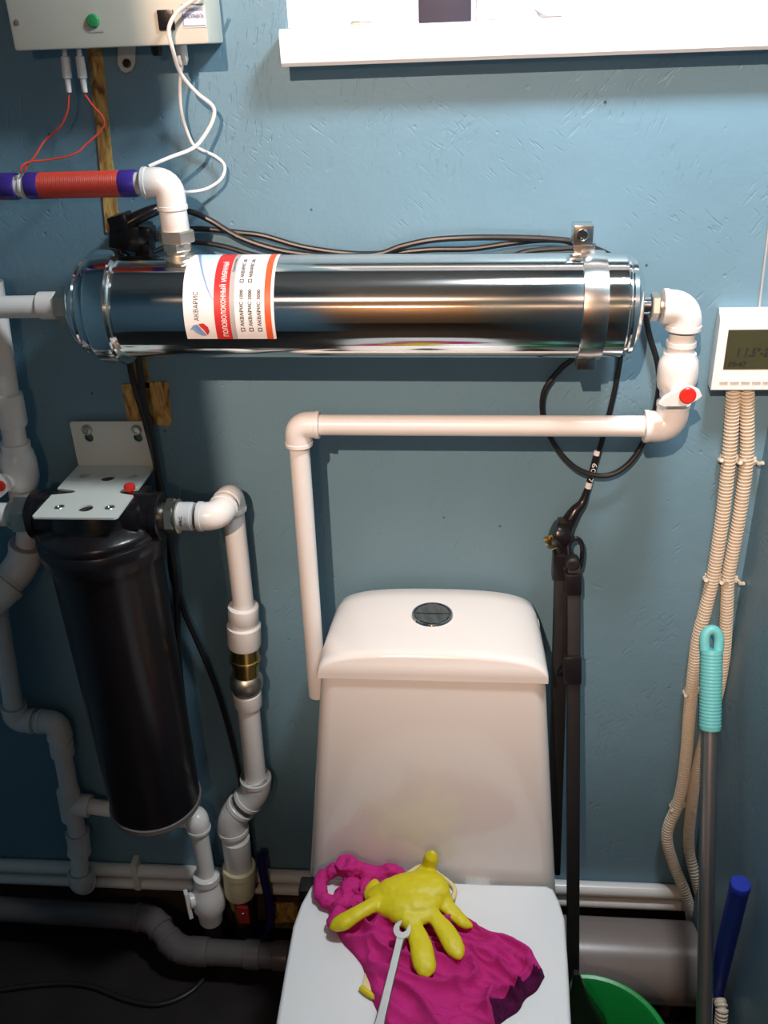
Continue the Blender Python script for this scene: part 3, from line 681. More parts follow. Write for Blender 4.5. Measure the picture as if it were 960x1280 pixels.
for px, py in ((680, 674), (689, 687)):
    a_ = P(px, py, -.042); MB().lathe(a_ + V((.012, 0, .006)), V((-1, 0, -.45)), [(0, .0022), (.0125, .0022), (.0138, .0013)], 12).build('pin', 'brass', pl)
pb = P(702, 690, -.034); 

# ================================================================== BLACK UPRIGHT POLE PAIR in the green basin
up_ = empty('black_floor_tool', P(722, 1240, -.25), 'black folded pole tool with slotted handle standing in the green basin beside the toilet', 'cleaning tool')
def flatbar(pa, pb, w, th, name, mt='blackm', bev=.003):
    d = pb - pa; L = d.length; z = d.normalized(); x = V((1, 0, 0)); x = (x - z * x.dot(z)).normalized(); y = z.cross(x)
    mtx = Matrix((x, y, z)).transposed().to_4x4(); mtx.translation = pa
    return MB().box((-w / 2, -th / 2, 0), (w / 2, th / 2, L), bev, mtx).build(name, mt, up_)
tR, bR = P(714, 672, -.040), P(716, 1262, -.235)
flatbar(P(717, 704, -.045), bR, RW(17, tR), .016, 'pole')
flatbar(P(703, 692, -.035), P(692, 1090, -.10), RW(19, tR), .018, 'pole')
flatbar(P(706, 648, -.030), P(704, 700, -.036), RW(19, tR), .020, 'pole_head', 'blackp', .005)
flatbar(P(704, 690, -.036), P(702, 722, -.038), RW(26, tR), .024, 'pole_socket', 'blackp')
# handle loop
lp = [P(x, y, -.045) for x, y in ((712, 703), (711, 684), (714, 676), (720, 673), (726, 677), (728, 686), (727, 700), (725, 710))]
MB().tube(smooth_path(lp, 6), .0035, 10).build('handle_loop', 'blackp', up_)
q = P(716, 706, -.06); MB().lathe(q + V((0, .015, 0)), (0, -1, 0), [(0, .011), (.014, .0105), (.017, .007)], 20).build('round_catch', 'blackm', up_)
flatbar(P(716, 716, -.055), P(716, 742, -.06), RW(21, tR), .018, 'collar', 'blackp')
flatbar(P(715, 818, -.085), P(715, 852, -.095), RW(23, tR), .024, 'clamp', 'blackp')
q0 = P(703, 838, -.075); flatbar(P(694, 846, -.05), P(712, 832, -.08), .014, .012, 'clamp_link', 'blackp')
# wide foot of the tool, in the basin
fa, fb = bR, V((.205, -.275, .022))
rings = []
for (z, wx, wy, dx) in ((.262, .004, .005, -.002), (.20, .018, .013, .006), (.14, .034, .022, .020), (.07, .044, .028, .030), (.012, .044, .028, .030)):
    f_ = (bR.z - z) / max(1e-3, bR.z - .012) if bR.z > .02 else 0
    rings.append(rrect(.186 + dx, -.262, wx, wy, min(wx, wy) * .6, z))
MB().loft(rings).build('brush_foot', 'blackp', up_, angle=50)

# ================================================================== THERMOSTAT AND CONDUITS
YT = -.037
ta_, tb_ = P(900, 400, YT), P(889, 488, YT)
tx0 = (ta_.x + tb_.x) / 2; tx1 = XR - .003; zt0 = tb_.z; zt1 = ta_.z
th = empty('thermostat', ((tx0 + tx1) / 2, 0, zt0), 'white wall thermostat with olive screen in the corner of the room', 'thermostat')
bk0 = [V((x, -.001, z)) for x, z in ((tx0 + .004, zt0 + .005), (tx1 - .0, zt0 + .005), (tx1 - .0, zt1 + .006), (tx0 + .004, zt1 + .006))]
md0 = [V((x, -.012, z)) for x, z in ((tx0 + .002, zt0 + .001), (tx1, zt0 + .001), (tx1, zt1 + .010), (tx0 + .002, zt1 + .010))]
md1 = [V((x, -.020, z)) for x, z in ((tx0 + .001, zt0), (tx1, zt0), (tx1, zt1 + .011), (tx0 + .001, zt1 + .011))]
fr0 = [V((x, YT + .001, z)) for x, z in ((tx0, zt0), (tx1, zt0), (tx1, zt1), (tx0, zt1))]
fr1 = [V((x, YT, z)) for x, z in ((tx0 + .001, zt0 + .001), (tx1 - .001, zt0 + .001), (tx1 - .001, zt1 - .001), (tx0 + .001, zt1 - .001))]
MB().loft([bk0, md0, md1, fr0, fr1]).build('thermostat_case', 'pvcsill', th, angle=20)
sa, sb = P(911, 413, YT), P(905, 461, YT); sx0 = (sa.x + sb.x) / 2; sx1 = tx1 - .011; sz0 = sb.z; sz1 = sa.z
scn = MB().box((sx0 - .0008, YT - .0006, sz0 - .0008), (sx1 + .0008, YT + .001, sz1 + .0008)).build('screen', 'lcd', th)
sl = lambda ox, oz: (lambda x, y: V((sx0 + ox + x + y * .12, YT - .0010, sz0 + oz + y)))
put_text('1 1.5°-2', .0125, .040, sl(.0145, .017), 'ink', scn, bold=True); put_text('09:47', .0075, .024, sl(.0045, .003), 'ink', scn, bold=True)
for i in range(6):
    x = sx0 - .003 + i * .0142
    if x + .012 < tx1 - .004: MB().box((x, YT - .002, zt0 + .0115), (x + .0115, YT + .001, zt0 + .0165), .0006).build('button', 'pvcsill', th)
MB().box((tx1 - .022, -.012, zt1 + .0105), (tx1, -.001, zt1 + .017), .001).build('cable_cap', 'pvcsill', th)
MB().tube([P(949, 384, -.002), P(958, 310, -.002), P(965, 250, -.002)], .0016, 8).build('thin_wire', 'inkgrey', th)

def conduit(pts, r, label, group='corrugated conduits in the corner', pitch=.0056):
    path = resample(smooth_path(pts, 16), pitch / 4); rad = []
    for i in range(len(path)): rad.append(r * 1.02 if i % 4 < 2 else r * .70)
    o = MB().tube(path, rad, 14).build('corrugated_conduit', 'conduit', None, angle=20)
    return tag(o, label, 'conduit', group)
rc_ = RW(8.6, P(900, 650, -.02))
conduit([P(917, 484, -.022), P(915, 520, -.014), P(911, 572, -.014), P(905, 630, -.014), P(898, 680, -.014), P(891, 722, -.014), P(881, 765, -.014), P(872, 800, -.014), P(867, 840, -.014), P(862, 890, -.014), P(858, 940, -.014), P(853, 980, -.016), P(846, 1008, -.018), P(836, 1032, -.02), P(834, 1052, -.022), P(842, 1080, -.022), P(855, 1112, -.036), P(862, 1136, -.036), P(866, 1160, -.018)], rc_, 'beige corrugated conduit that bulges out low on the wall near the floor pipes')
conduit([P(934, 484, -.022), P(934, 520, -.014), P(933, 575, -.014), P(925, 640, -.014), P(916, 690, -.014), P(910, 725, -.014), P(908, 770, -.014), P(905, 820, -.014), P(896, 870, -.014), P(882, 920, -.014), P(870, 970, -.014), P(863, 1020, -.014), P(861, 1060, -.016), P(869, 1095, -.036), P(878, 1130, -.036), P(884, 1165, -.018)], rc_ * .97, 'straighter beige corrugated conduit partly hidden behind the mop grip')
def clip(px, py, px2, lab_):
    a_ = P(px, py, -.001); b_ = P(px2, py + 2, -.001); mb = MB()
    q = (a_ + b_) / 2; w_ = (b_.x - a_.x) / 2
    mb.box((q.x - w_, -.006, q.z - .006), (q.x + w_, -.001, q.z + .006), .001)
    for s_ in (-1, 1):
        mb.tube(smooth_path([V((q.x + s_ * w_, -.003, q.z - .002)), V((q.x + s_ * (w_ + .001), -.012, q.z)), V((q.x + s_ * (w_ - .0005), -.021, q.z + .003)), V((q.x + s_ * (w_ + .003), -.026, q.z + .007))], 5), .003, 8)
    tag(mb.build('conduit_clip', 'conduit'), lab_, 'clip', 'conduit clips on the wall')
clip(899, 571, 922, 'beige clip on the left conduit just below the thermostat'); clip(922, 574, 944, 'beige clip on the right conduit just below the thermostat')
clip(880, 719, 902, 'beige clip on the left conduit above the mop grip'); clip(899, 722, 921, 'beige clip on the right conduit above the mop grip')
clip(855, 861, 876, 'beige clip on the conduit beside the mop grip'); clip(838, 1003, 862, 'beige clip where the conduit starts to bulge near the floor')

# ================================================================== MOP, BLUE TUBE
mp0 = P(890, 784, -.06); mp1 = PZ(880, 1280, .24); dm = (mp1 - mp0).normalized(); mend = mp0 + dm * ((mp0.z - .03) / -dm.z)
mo = empty('mop', V((mend.x, mend.y, 0)), 'mop with teal grip and silver pole leaning in the corner', 'mop')
rg = RW(13.5, mp0); rpole = RW(10.0, mp0)
gl = (P(890, 895, -.08) - mp0).length
pf = [(.034, rg * .96), (.036, rg)]
n = 22
for i in range(n):
    d = .038 + (gl - .042) * i / n; s_ = (gl - .042) / n; pf += [(d, rg * .985), (d + s_ * .25, rg * 1.02), (d + s_ * .6, rg * 1.02), (d + s_ * .85, rg * .985)]
pf += [(gl - .003, rg), (gl, rg * .95)]
grip = MB().lathe(mp0, dm, pf, 28).build('grip', 'teal', mo, angle=60)
# hanging eye: a flat loop with a hole
_, n1, n2 = dm, V((1, 0, 0)), None
sx_ = V((1, 0, 0)); sx_ = (sx_ - dm * sx_.dot(dm)).normalized()
eye = [mp0 + dm * .036 - sx_ * rg * .62, mp0 + dm * .018 - sx_ * rg * .66, mp0 + dm * .008 - sx_ * rg * .45, mp0 + dm * .004, mp0 + dm * .008 + sx_ * rg * .45, mp0 + dm * .018 + sx_ * rg * .66, mp0 + dm * .036 + sx_ * rg * .62]
MB().tube(smooth_path(eye, 6), rg * .48, 12).build('hanging_eye', 'teal', grip)
pipe(mo, mp0 + dm * (gl - .01), mend, rpole, 'alu', 'pole', 24)
MB().lathe(mend - dm * .05, dm, [(0, rpole * 1.1), (.04, rpole * 1.3), (.06, rpole * 1.2)], 20).build('pole_socket', 'teal', mo)
MB().box((mend.x - .04, mend.y - .20, .006), (mend.x + .02, mend.y + .012, .026), .006).build('mop_plate', 'teal', mo)
b0 = P(926, 1104, -.29); b1 = PZ(881, 1290, .12); db_ = (b1 - b0).normalized(); bend_ = b0 + db_ * ((b0.z - .004) / -db_.z)
bt = empty('blue_tube', V((bend_.x, bend_.y, 0)), 'bright blue plastic tube leaning on the right wall behind the mop pole', 'tube')
rb_ = RW(12.2, b0)
MB().lathe(b0, db_, [(.006, rb_), ((bend_ - b0).length, rb_)], 26).build('tube_body', 'bluetube', bt)
MB().lathe(b0, db_, [(0, rb_ * .96), (.002, rb_ * 1.04), (.012, rb_ * 1.04), (.013, rb_ * .99)], 26).build('end_cap', 'bluetube', bt)
conduit([PZ(899, 1249, .25), PZ(902, 1268, .24), PZ(891, 1330, .14), PZ(868, 1400, .012)], rc_ * .95, 'beige corrugated hose end poking up in front of the blue tube by the right wall', 'corrugated conduits in the corner')

# ================================================================== GREEN BASIN
bcx, bcy, bzr, brr = .214, -.318, .165, .118
gb = empty('green_basin', (bcx, bcy, 0), 'green plastic basin on the floor beside the toilet', 'basin')
MB().lathe((bcx, bcy, 0), (0, 0, 1), [(.002, .02), (.0015, brr * .70), (.004, brr * .77), (bzr - .006, brr * .965), (bzr - .004, brr * 1.05), (bzr, brr * 1.06), (bzr + .002, brr * 1.03), (bzr, brr * .985), (bzr - .012, brr * .945), (.009, brr * .75), (.006, brr * .70), (.006, .01)], 56).build('basin_body', 'green', gb, angle=40)

# ================================================================== BLACK HOUSING FILTER (20 inch)
FX = (PZ(97, 582, 1.05).x + PZ(187, 592, 1.05).x) / 2 ; FY = -.108; FZ = 1.05
bf = empty('housing_filter', (FX, FY, .37), 'tall black cartridge filter housing on a white steel wall bracket', 'water filter')
px0, px1 = -.598, -.476
# bracket: vertical plate with keyholes, horizontal plate with slots
def plate_holes(corner_fn, w, h, holes, thick_v, name, mt, parent, notches=()):
    """rounded plate with real holes: outer polygon with bridged hole rings via bmesh triangle fill"""
    bm = bmesh.new()
    def ring(pts):
        vs = [bm.verts.new((a, b, 0)) for a, b in pts]
        return [bm.edges.new((vs[i], vs[(i + 1) % len(vs)])) for i in range(len(vs))]
    ed = ring(corner_fn)
    for hpts in holes: ed += ring(hpts)
    bmesh.ops.triangle_fill(bm, use_beauty=True, use_dissolve=False, edges=ed)
    return bm
def circ(cx, cy, r, rx=None, n=14): return [(cx + (rx or r) * math.cos(2 * math.pi * k / n), cy + r * math.sin(2 * math.pi * k / n)) for k in range(n)]
W_ = px1 - px0; D_ = .172
def half_notch(cx, cy, r, sgn, n=8): return [(cx + sgn * r * 1.9 * math.sin(math.pi * k / n), cy - r * math.cos(math.pi * k / n)) for k in range(n + 1)]
outer = [(.004, 0), (W_ - .004, 0), (W_, .004)]
outer += [(W_ - 1.55 * .0105 * 2 * math.sin(math.pi * k / 8) * .75, .080 - .0105 + .021 * k / 8) for k in range(9)]
outer += [(W_, D_), (0, D_)]
outer += [(1.9 * .0105 * 2 * math.sin(math.pi * k / 8) * .8, .080 + .0105 - .021 * k / 8) for k in range(9)]
outer += [(0, .004)]
holes = [circ(W_ * .22, .032, .0078), circ(W_ * .82, .032, .0078), circ(W_ * .55, .028, .0100, .0105), circ(W_ * .20, .134, .0078), circ(W_ * .82, .134, .0078), circ(W_ * .52, .126, .0100, .0105)]
bm = plate_holes(outer, W_, D_, holes, None, None, None, None)
yfr = -.012 - D_
mtx = Matrix.Translation((px0, yfr, FZ))
def solid(bm, mtx, d):
    bmesh.ops.recalc_face_normals(bm, faces=bm.faces[:])
    r = bmesh.ops.extrude_face_region(bm, geom=bm.faces[:]); 
    for g_ in r['geom']:
        if isinstance(g_, bmesh.types.BMVert): g_.co += V(d)
    return MB().add(bm, mtx)
hplate = solid(bm, mtx, (0, 0, -.003)).build('bracket_shelf', 'bracket', bf, angle=30)
H_ = .075
outer = [(0, 0), (W_, 0), (W_, H_ - .003), (W_ - .003, H_), (.003, H_), (0, H_ - .003)]
holes = [circ(W_ * .21, H_ - .026, .0072), circ(W_ * .84, H_ - .026, .0072)]
bm = plate_holes(outer, W_, H_, holes, None, None, None, None)
mtx = Matrix.Translation((px0, -.012, FZ - .003)) @ Matrix.Rotation(math.radians(90), 4, 'X')
vplate = solid(bm, mtx, (0, 0, -.003)).build('bracket_back', 'bracket', bf, angle=30)
for fx in (.21, .84):
    MB().lathe((px0 + W_ * fx, -.010, FZ + H_ - .016), (0, -1, 0), [(0, .0085), (.004, .0085), (.007, .0065), (.0075, .004), (.0055, .0035)], 16).build('wall_bolt', 'nickel', vplate)
for (a, b) in ((.22, .032), (.82, .032), (.20, .134), (.82, .134)):
    MB().lathe((px0 + W_ * a, yfr + b, FZ - .005), (0, 0, 1), [(0, .0074), (.0035, .0074), (.005, .006), (.0052, .003), (.004, .002)], 14).build('bracket_screw', 'nickel', hplate)
# head
hd = MB(); hy0 = FZ - .0035
hd.lathe((FX, FY, hy0), (0, 0, -1), [(0, .062), (.012, .066), (.030, .070), (.040, .088), (.044, .0915), (.050, .0925), (.056, .0915), (.058, .093), (.075, .093), (.092, .090), (.096, .082)], 48)
head = hd.build('filter_head', 'blackp', bf, angle=40)
zp = P(205, 645, FY).z
for s_ in (-1, 1):
    pmb = MB().lathe((FX, FY, zp), (s_, 0, 0), [(.03, .036), (.085, .034), (.086, .036), (.0965, .036), (.098, .034), (.098, .026)], 30)
    pmb.build('port', 'blackp', head)
MB().box((FX - .075, FY - .045, hy0 - .045), (FX + .075, FY + .045, hy0 - .001), .012).build('head_bridge', 'blackp', head)
q = V((px1 - .008, yfr + .080, FZ)); MB().lathe(q + V((0, 0, -.006)), (0, 0, 1), [(0, .004), (.009, .004), (.010, .0078), (.014, .0085), (.018, .0072), (.0195, .004)], 18).build('vent_button', 'red', bf, label='red pressure release button')
ZB = P(190, 1030, FY - .04).z
Ls = hy0 - .09 - ZB
sump = MB().lathe((FX, FY, hy0 - .090), (0, 0, -1), [(0, .083), (.01, .0815), (Ls * .5, .0785), (Ls - .03, .0765), (Ls - .022, .0765)], 48).build('sump', 'blackp', bf, angle=40)
MB().lathe((FX, FY, ZB + .022), (0, 0, -1), [(0, .0765), (.001, .079), (.010, .079), (.012, .0775)], 48).build('bottom_ring', 'greyring', sump)
MB().lathe((FX, FY, ZB + .012), (0, 0, -1), [(0, .0765), (.006, .074), (.012, .064), (.016, .04)], 40).build('sump_base', 'blackp', sump)

# ---- pipe from the housing to the floor (right side)
hp_ = empty('housing_outlet_pipe', P(310, 1150, -.05), 'white pipe from the black housing down the wall, brass coupling and cream adapter', 'pipe')
f0 = V((FX + .098, FY, zp)); r1 = RW(14.5, f0)
cY = -.042
g1 = P(262, 645, FY); g1 = V((P(272, 640, FY).x, FY, zp)); g2 = P(288, 622, cY); g2 = V((g1.x + .004, cY, zp + .004)); g3 = P(306, 770, cY); g4 = P(318, 978, cY); g3 = V((g3.x, cY, g3.z))
nb = MB(); hexnut(nb, f0, (1, 0, 0), .006, .020, RW(23, f0), .3); nb.lathe(f0, (1, 0, 0), [(-.004, RW(17, f0)), (.006, RW(17, f0)), (.020, RW(21, f0)), (.0235, RW(22, f0)), (.0245, RW(20, f0))], 26); nb.build('union_nut', 'nickel', hp_)
ad = MB().lathe(f0, (1, 0, 0), [(.0235, RW(18, f0)), (.043, RW(18, f0)), (.0435, RW(17, f0)), (.047, RW(17, f0))], 28).build('adapter', 'ppr', hp_)
rr = RW(18, f0) + .0004
def onad(x0, z0): return lambda x, y: V((f0.x + x0 - y, FY - math.cos((z0 + x) / rr) * rr, zp + math.sin((z0 + x) / rr) * rr))
put_text('PPRC', .0045, .016, onad(.034, -.006), 'ink', ad, bold=True); put_text('DN 20', .003, .014, onad(.0395, -.006), 'inkgrey', ad)
mid = (g1 + g2) / 2
elbow(hp_, f0, g1, g2, r1, 1.75, Rf=1.24); 
elbow(hp_, g1, g2, g3, r1 * .98, 1.75, Rf=1.22)
pipe(hp_, g2, g3, RW(13.0, g3))
def seg(pa, pb, prof, mt, name, sg=30):
    """prof: (fraction, pixel radius)"""
    d = pb - pa; return MB().lathe(pa, d, [(d.length * a, RW(b, pa)) for a, b in prof], sg).build(name, mt, hp_)
u0 = P(304, 757, cY); u1 = P(305.5, 806, cY); u2 = P(308.5, 864, cY); u3 = P(311, 882, cY)
seg(u0, u1, [(0, 15), (.01, 19), (.03, 19.3), (.35, 19.3), (.40, 17.5), (.46, 17.5), (.48, 21.5), (.95, 21.5), (1, 20.5)], 'ppr', 'coupling')
nb = seg(u1, u2, [(0, 17.5), (.25, 18), (.26, 19.5), (.32, 19.5), (.34, 17), (.62, 16.5)], 'brass', 'brass_coupling')
seg(u1, u2, [(.60, 16), (.64, 19), (.72, 21.5), (.85, 21.5), (.93, 19), (1, 17.5)], 'nickel', 'brass_union')
seg(u2, u3, [(0, 16), (.05, 18), (.9, 17.5), (1, 16.5)], 'ppr', 'collar')
h1 = P(321, 988, cY); h2 = P(289, 1022, cY - .012); h3 = P(297, 1062, cY - .016)
pipe(hp_, u2, h1, RW(14, u3))
elbow(hp_, u3, h1, h2, RW(15.2, h1), 1.5, Rf=1.22); elbow(hp_, h1, h2, h3, RW(15.2, h2), 1.5, Rf=1.22)
j0 = P(294, 1042, cY - .016); j1 = P(299, 1086, cY - .018); j2 = P(300, 1116, cY - .02)
pipe(hp_, h2, j0 + (j1 - j0) * .2, RW(14, j0))
seg(j0, j1, [(0.1, 15), (.12, 17.5), (.95, 17), (1, 16)], 'ppr', 'coupling')
seg(j1, j2, [(-.15, 17.5), (-.12, 20.5), (.08, 20.8), (.10, 20), (.3, 20.2), (.9, 19.5), (1, 18)], 'fittingcream', 'cream_adapter')
j3 = P(305, 1156, cY - .024)
seg(j2, j3, [(0, 14), (.3, 15), (.32, 13.5), (.9, 13), (1, 11)], 'brass', 'valve_body')
hh = P(303, 1128, cY - .05); h9 = P(306, 1158, cY - .05)
MB().box((-.011, -.004, -.022), (.011, .004, .022), .003, Matrix.Translation((hh + h9) / 2 + V((0, .0, 0)))).build('valve_handle', mat('dark_red_handle', (0.36, 0.012, 0.012), .45, var=.1), hp_)
MB().lathe((hh + h9) / 2 + V((0, .03, .006)), (0, -1, 0), [(0, .005), (.031, .005), (.035, .003)], 12).build('valve_stem', 'nickel', hp_)
pipe(hp_, j3, V((j3.x, j3.y, .0)), RW(11, j3), 'black', 'floor_hose')

# ---- left side: nut and pipe leaving the frame
lp_ = empty('housing_inlet_pipe', V((FX - .16, FY, zp)), 'hex union and white pipe entering the black housing beside the red-dotted valve', 'pipe')
l0 = V((FX - .098, FY, zp)); nb = MB(); hexnut(nb, l0, (-1, 0, 0), .003, .026, RW(25, l0), .5); nb.lathe(l0, (-1, 0, 0), [(-.004, .019), (.003, .019), (.026, RW(20, l0)), (.034, RW(19, l0))], 24); nb.build('union_nut', 'nickel', lp_)
pipe(lp_, l0 + V((-.03, 0, 0)), l0 + V((-.16, 0, 0)), RW(15, l0))
# ---- vertical run with ball valve at the left edge
lv = empty('side_valve_pipe', P(25, 690, -.05), 'white pipe with ball valve and red-dotted lever left of the black housing', 'pipe')
vy = -.055
v0 = P(2, 440, vy); v1 = P(36, 668, vy); dv2 = v1 - v0
def fr_(py): return (py - 440) / 228.0
def rv(n): return RW(n, v0)
L = dv2.length
MB().lathe(v0, dv2, [(-.1, rv(14)), (fr_(486) * L, rv(14)), (fr_(488) * L, rv(18)), (fr_(522) * L, rv(19.5)), (fr_(526) * L, rv(18)), (fr_(527) * L, rv(15)), (fr_(548) * L, rv(15))], 30).build('pipe', 'ppr', lv)
vb2 = MB().lathe(v0, dv2, [(fr_(546) * L, rv(16)), (fr_(547) * L, rv(19)), (fr_(556) * L, rv(19)), (fr_(558) * L, rv(21)), (fr_(570) * L, rv(24)), (fr_(590) * L, rv(25)), (fr_(602) * L, rv(22)), (fr_(606) * L, rv(18)), (fr_(618) * L, rv(18)), (fr_(619) * L, rv(15)), (L, rv(14))], 32).build('valve_body', 'ppr', lv)
vcc = v0 + dv2 * fr_(588); vf = vcc + V((-.018, -rv(24) - .001, 0))
MB().lathe(vcc, V((-.35, -1, 0)), [(.01, rv(13)), (rv(27), rv(12))], 22).build('valve_stem', 'ppr', vb2)
hpp = [(-34, -30), (-14, -36), (4, -20), (14, 0), (12, 12), (4, 18), (-10, 22), (-30, 20)]
MB().prism([V((vf.x - .004 + rv(a), vf.y, vf.z - rv(b))) for a, b in hpp], (0, -.009, 0)).build('valve_handle', 'ppr', vb2, angle=30)
qd = P(2, 607, vf.y - .009); MB().lathe(qd + V((-.003, .001, 0)), (0, -1, 0), [(0, rv(8)), (.0025, rv(8)), (.0035, rv(7))], 22).build('red_cap', 'red', lv)
v2 = P(30, 705, vy); v3 = P(-14, 752, vy - .05); v4 = P(-50, 780, vy - .05)
pipe(lv, v1 - dv2 * .05, v2, rv(14)); elbow(lv, v1, v2, v3, RW(16, v2), 1.9); pipe(lv, v2, v3, RW(15, v2)); elbow(lv, v2, v3, v4, RW(19, v3), 1.7)
# ---- lower left run
ll = empty('wall_pipe_run', P(95, 1105, -.03), 'white pipe stepping down the dark wall to the floor pipes, with a tee', 'pipe')
y0_ = -.035
n0, n1_, n2_, n3, n4 = P(-6, 745, y0_), P(20, 900, y0_), P(72, 903, y0_), P(86, 985, y0_), P(99, 1052, y0_)
rl = RW(11.5, n1_)
n5 = P(100, 1104, y0_ - .02)
for a, b in ((n0, n1_), (n1_, n2_), (n2_, n3), (n3, n4)): pipe(ll, a, b, rl)
elbow(ll, n0, n1_, n2_, rl, 2.1); elbow(ll, n1_, n2_, n3, rl, 2.1)
MB().lathe(n2_ + (n3 - n2_) * .30, n3 - n2_, [(0, rl), (.001, rl * 1.28), (.026, rl * 1.28), (.027, rl)], 24).build('coupling', 'ppr', ll)
tee = MB(); td = (n4 - n3).normalized(); tc_ = P(88, 1004, y0_)
tee.lathe(tc_ - td * rl * 2.1, td, [(0, rl * 1.24), (rl * 4.2, rl * 1.3)], 24); tbr = P(240, 1026, y0_); tdir = (tbr - tc_).normalized(); tee.lathe(tc_, tdir, [(0, rl * 1.2), (rl * 2.3, rl * 1.3)], 24); tee.build('tee', 'ppr', ll)
pipe(ll, tc_, tbr, rl * .9)
elbow(ll, n3, n4, n5, rl, 1.6); pipe(ll, n4, n5, rl); elbow(ll, n4, n5, V((n5.x, n5.y + .05, n5.z - .05)), rl * 1.05, 1.5)
# ---- branch with white lever valve
bv = tbr; k0, k1 = P(246, 1020, y0_ - .028), P(258, 1092, y0_ - .036); rk = RW(11, k0)
pipe(ll, tbr, k0, rk); elbow(ll, tbr, k0, k1, rk, 2.0); pipe(ll, k0, k1, rk)
k2 = P(264, 1150, y0_ - .042); dk = k2 - k1; L = dk.length
vk = MB().lathe(k1, dk, [(0 * L, RW(14, k1)), (.02 * L, RW(16.5, k1)), (.13 * L, RW(16.5, k1)), (.15 * L, RW(14.5, k1)), (.24 * L, RW(15.5, k1)), (.36 * L, RW(20, k1)), (.52 * L, RW(21.5, k1)), (.68 * L, RW(20.5, k1)), (.80 * L, RW(16, k1)), (.98 * L, RW(15, k1)), (L, RW(14, k1))], 32).build('valve_body', 'ppr', ll)
kc = k1 + dk * .45
MB().lathe(kc, V((-1, -.55, .1)), [(.012, RW(10, k1)), (.036, RW(10, k1)), (.038, RW(8, k1))], 20).build('valve_stem', 'ppr', vk)
hc = kc + V((-1, -.55, .1)).normalized() * .041
mtx = Matrix.Translation(hc) @ Matrix.Rotation(math.radians(-60), 4, 'Z')
hm = MB(); hm.prism([mtx @ V((a, -.003, b)) for a, b in ((-.009, .022), (.006, .024), (.010, 0), (.012, -.036), (.004, -.040), (-.006, -.036), (-.010, 0))], (mtx.to_3x3() @ V((0, .007, 0))))
hm.build('valve_handle', 'ppr', vk, angle=30)
pipe(ll, k2, V((k2.x, k2.y, 0)), RW(12, k2), 'black', 'floor_hose')
# dark blue hose beside the cream adapter
cable([P(326, 1070, -.036), P(330, 1095, -.036), P(336, 1125, -.036), P(338, 1150, -.04), P(330, 1168, -.05), P(322, 1176, -.06)], .009, 'blue_hose', 'darkblue', 'dark blue hose bent round behind the cream pipe adapter', 'hose', seg=14)

# ================================================================== FLOOR PIPES AND SEWER PIPES
def hpipe(name, pa, pb, r, mt, lab_, cat, grp=None): return tag(MB().tube([pa, pb], r, 24).build(name, mt), lab_, cat, grp)
fa_, fb_ = P(-30, 1086, -.02), P(868, 1118, -.02)
hpipe('heating_pipe', V((XL + .002, -.013, .155)), V((XR - .002, -.013, .168)), RW(9.0, fb_), 'ppr', 'upper of two white pipes running along the wall near the floor', 'pipe', 'white floor pipes')
hpipe('heating_pipe', V((XL + .002, -.013, .118)), V((XR - .002, -.013, .134)), RW(8.0, fb_), 'ppr', 'lower of two white pipes running along the wall near the floor', 'pipe', 'white floor pipes')
q = P(165, 1083, -.03); tag(MB().box((q.x - .006, -.029, .120), (q.x + .006, -.001, .190), .002).build('pipe_clip', 'bracket'), 'small grey clip holding the floor pipes to the wall', 'clip')
sp = empty('sewer_pipe', (.28, -.085, .03), 'wide grey sewer pipe lying by the wall right of the toilet', 'pipe')
sy, sz, sr = -.104, .088, .072
MB().lathe((.06, sy, sz), (1, 0, 0), [(0, sr), (XR - .064, sr), (XR - .062, sr * .97)], 40).build('pipe', 'sewer', sp)
MB().lathe((.06, sy, sz), (1, 0, 0), [(0, sr * .9), (.001, sr * 1.06), (.03, sr * 1.08), (.045, sr * 1.05), (.046, sr)], 40).build('socket', 'sewer', sp)
for x in (.07, .36): MB().box((x, sy - .05, 0), (x + .02, sy + .05, sz - sr * .7), .003).build('support', 'brownboard', sp)
s5 = empty('waste_pipe', (-.5, -.08, .03), 'narrow dark grey waste pipe with two bends lying on the dark floor', 'pipe')
c_ = [P(-40, 1128, -.06), P(190, 1146, -.065), P(222, 1183, -.12), P(372, 1183, -.12)]
c_[0].z = c_[1].z = .088; c_[2].z = c_[3].z = .070
rs = RW(15.5, c_[2])
pipe(s5, c_[0], c_[1], rs, 'sewer50'); pipe(s5, c_[1], c_[2], rs, 'sewer50'); pipe(s5, c_[2], c_[3], rs, 'sewer50')
elbow(s5, c_[0], c_[1], c_[2], rs, 1.4, 'sewer50', Rf=1.08); elbow(s5, c_[1], c_[2], c_[3], rs, 1.4, 'sewer50', Rf=1.08)
for px in (240, 305, 340): MB().lathe(P(px, 1183, -.12).to_2d().to_3d() + V((0, 0, .070)), (1, 0, 0), [(0, rs), (.001, rs * 1.12), (.02, rs * 1.14), (.03, rs * 1.1), (.031, rs)], 28).build('socket', 'sewer50', s5)
tag(MB().tube(smooth_path([PZ(x, y, .006) for x, y in ((-20, 1240), (60, 1230), (110, 1232), (160, 1250), (200, 1255), (240, 1238), (270, 1203))]), .005, 10).build('floor_cord', 'black'), 'black cord lying on the dark floor left of the toilet', 'cord')

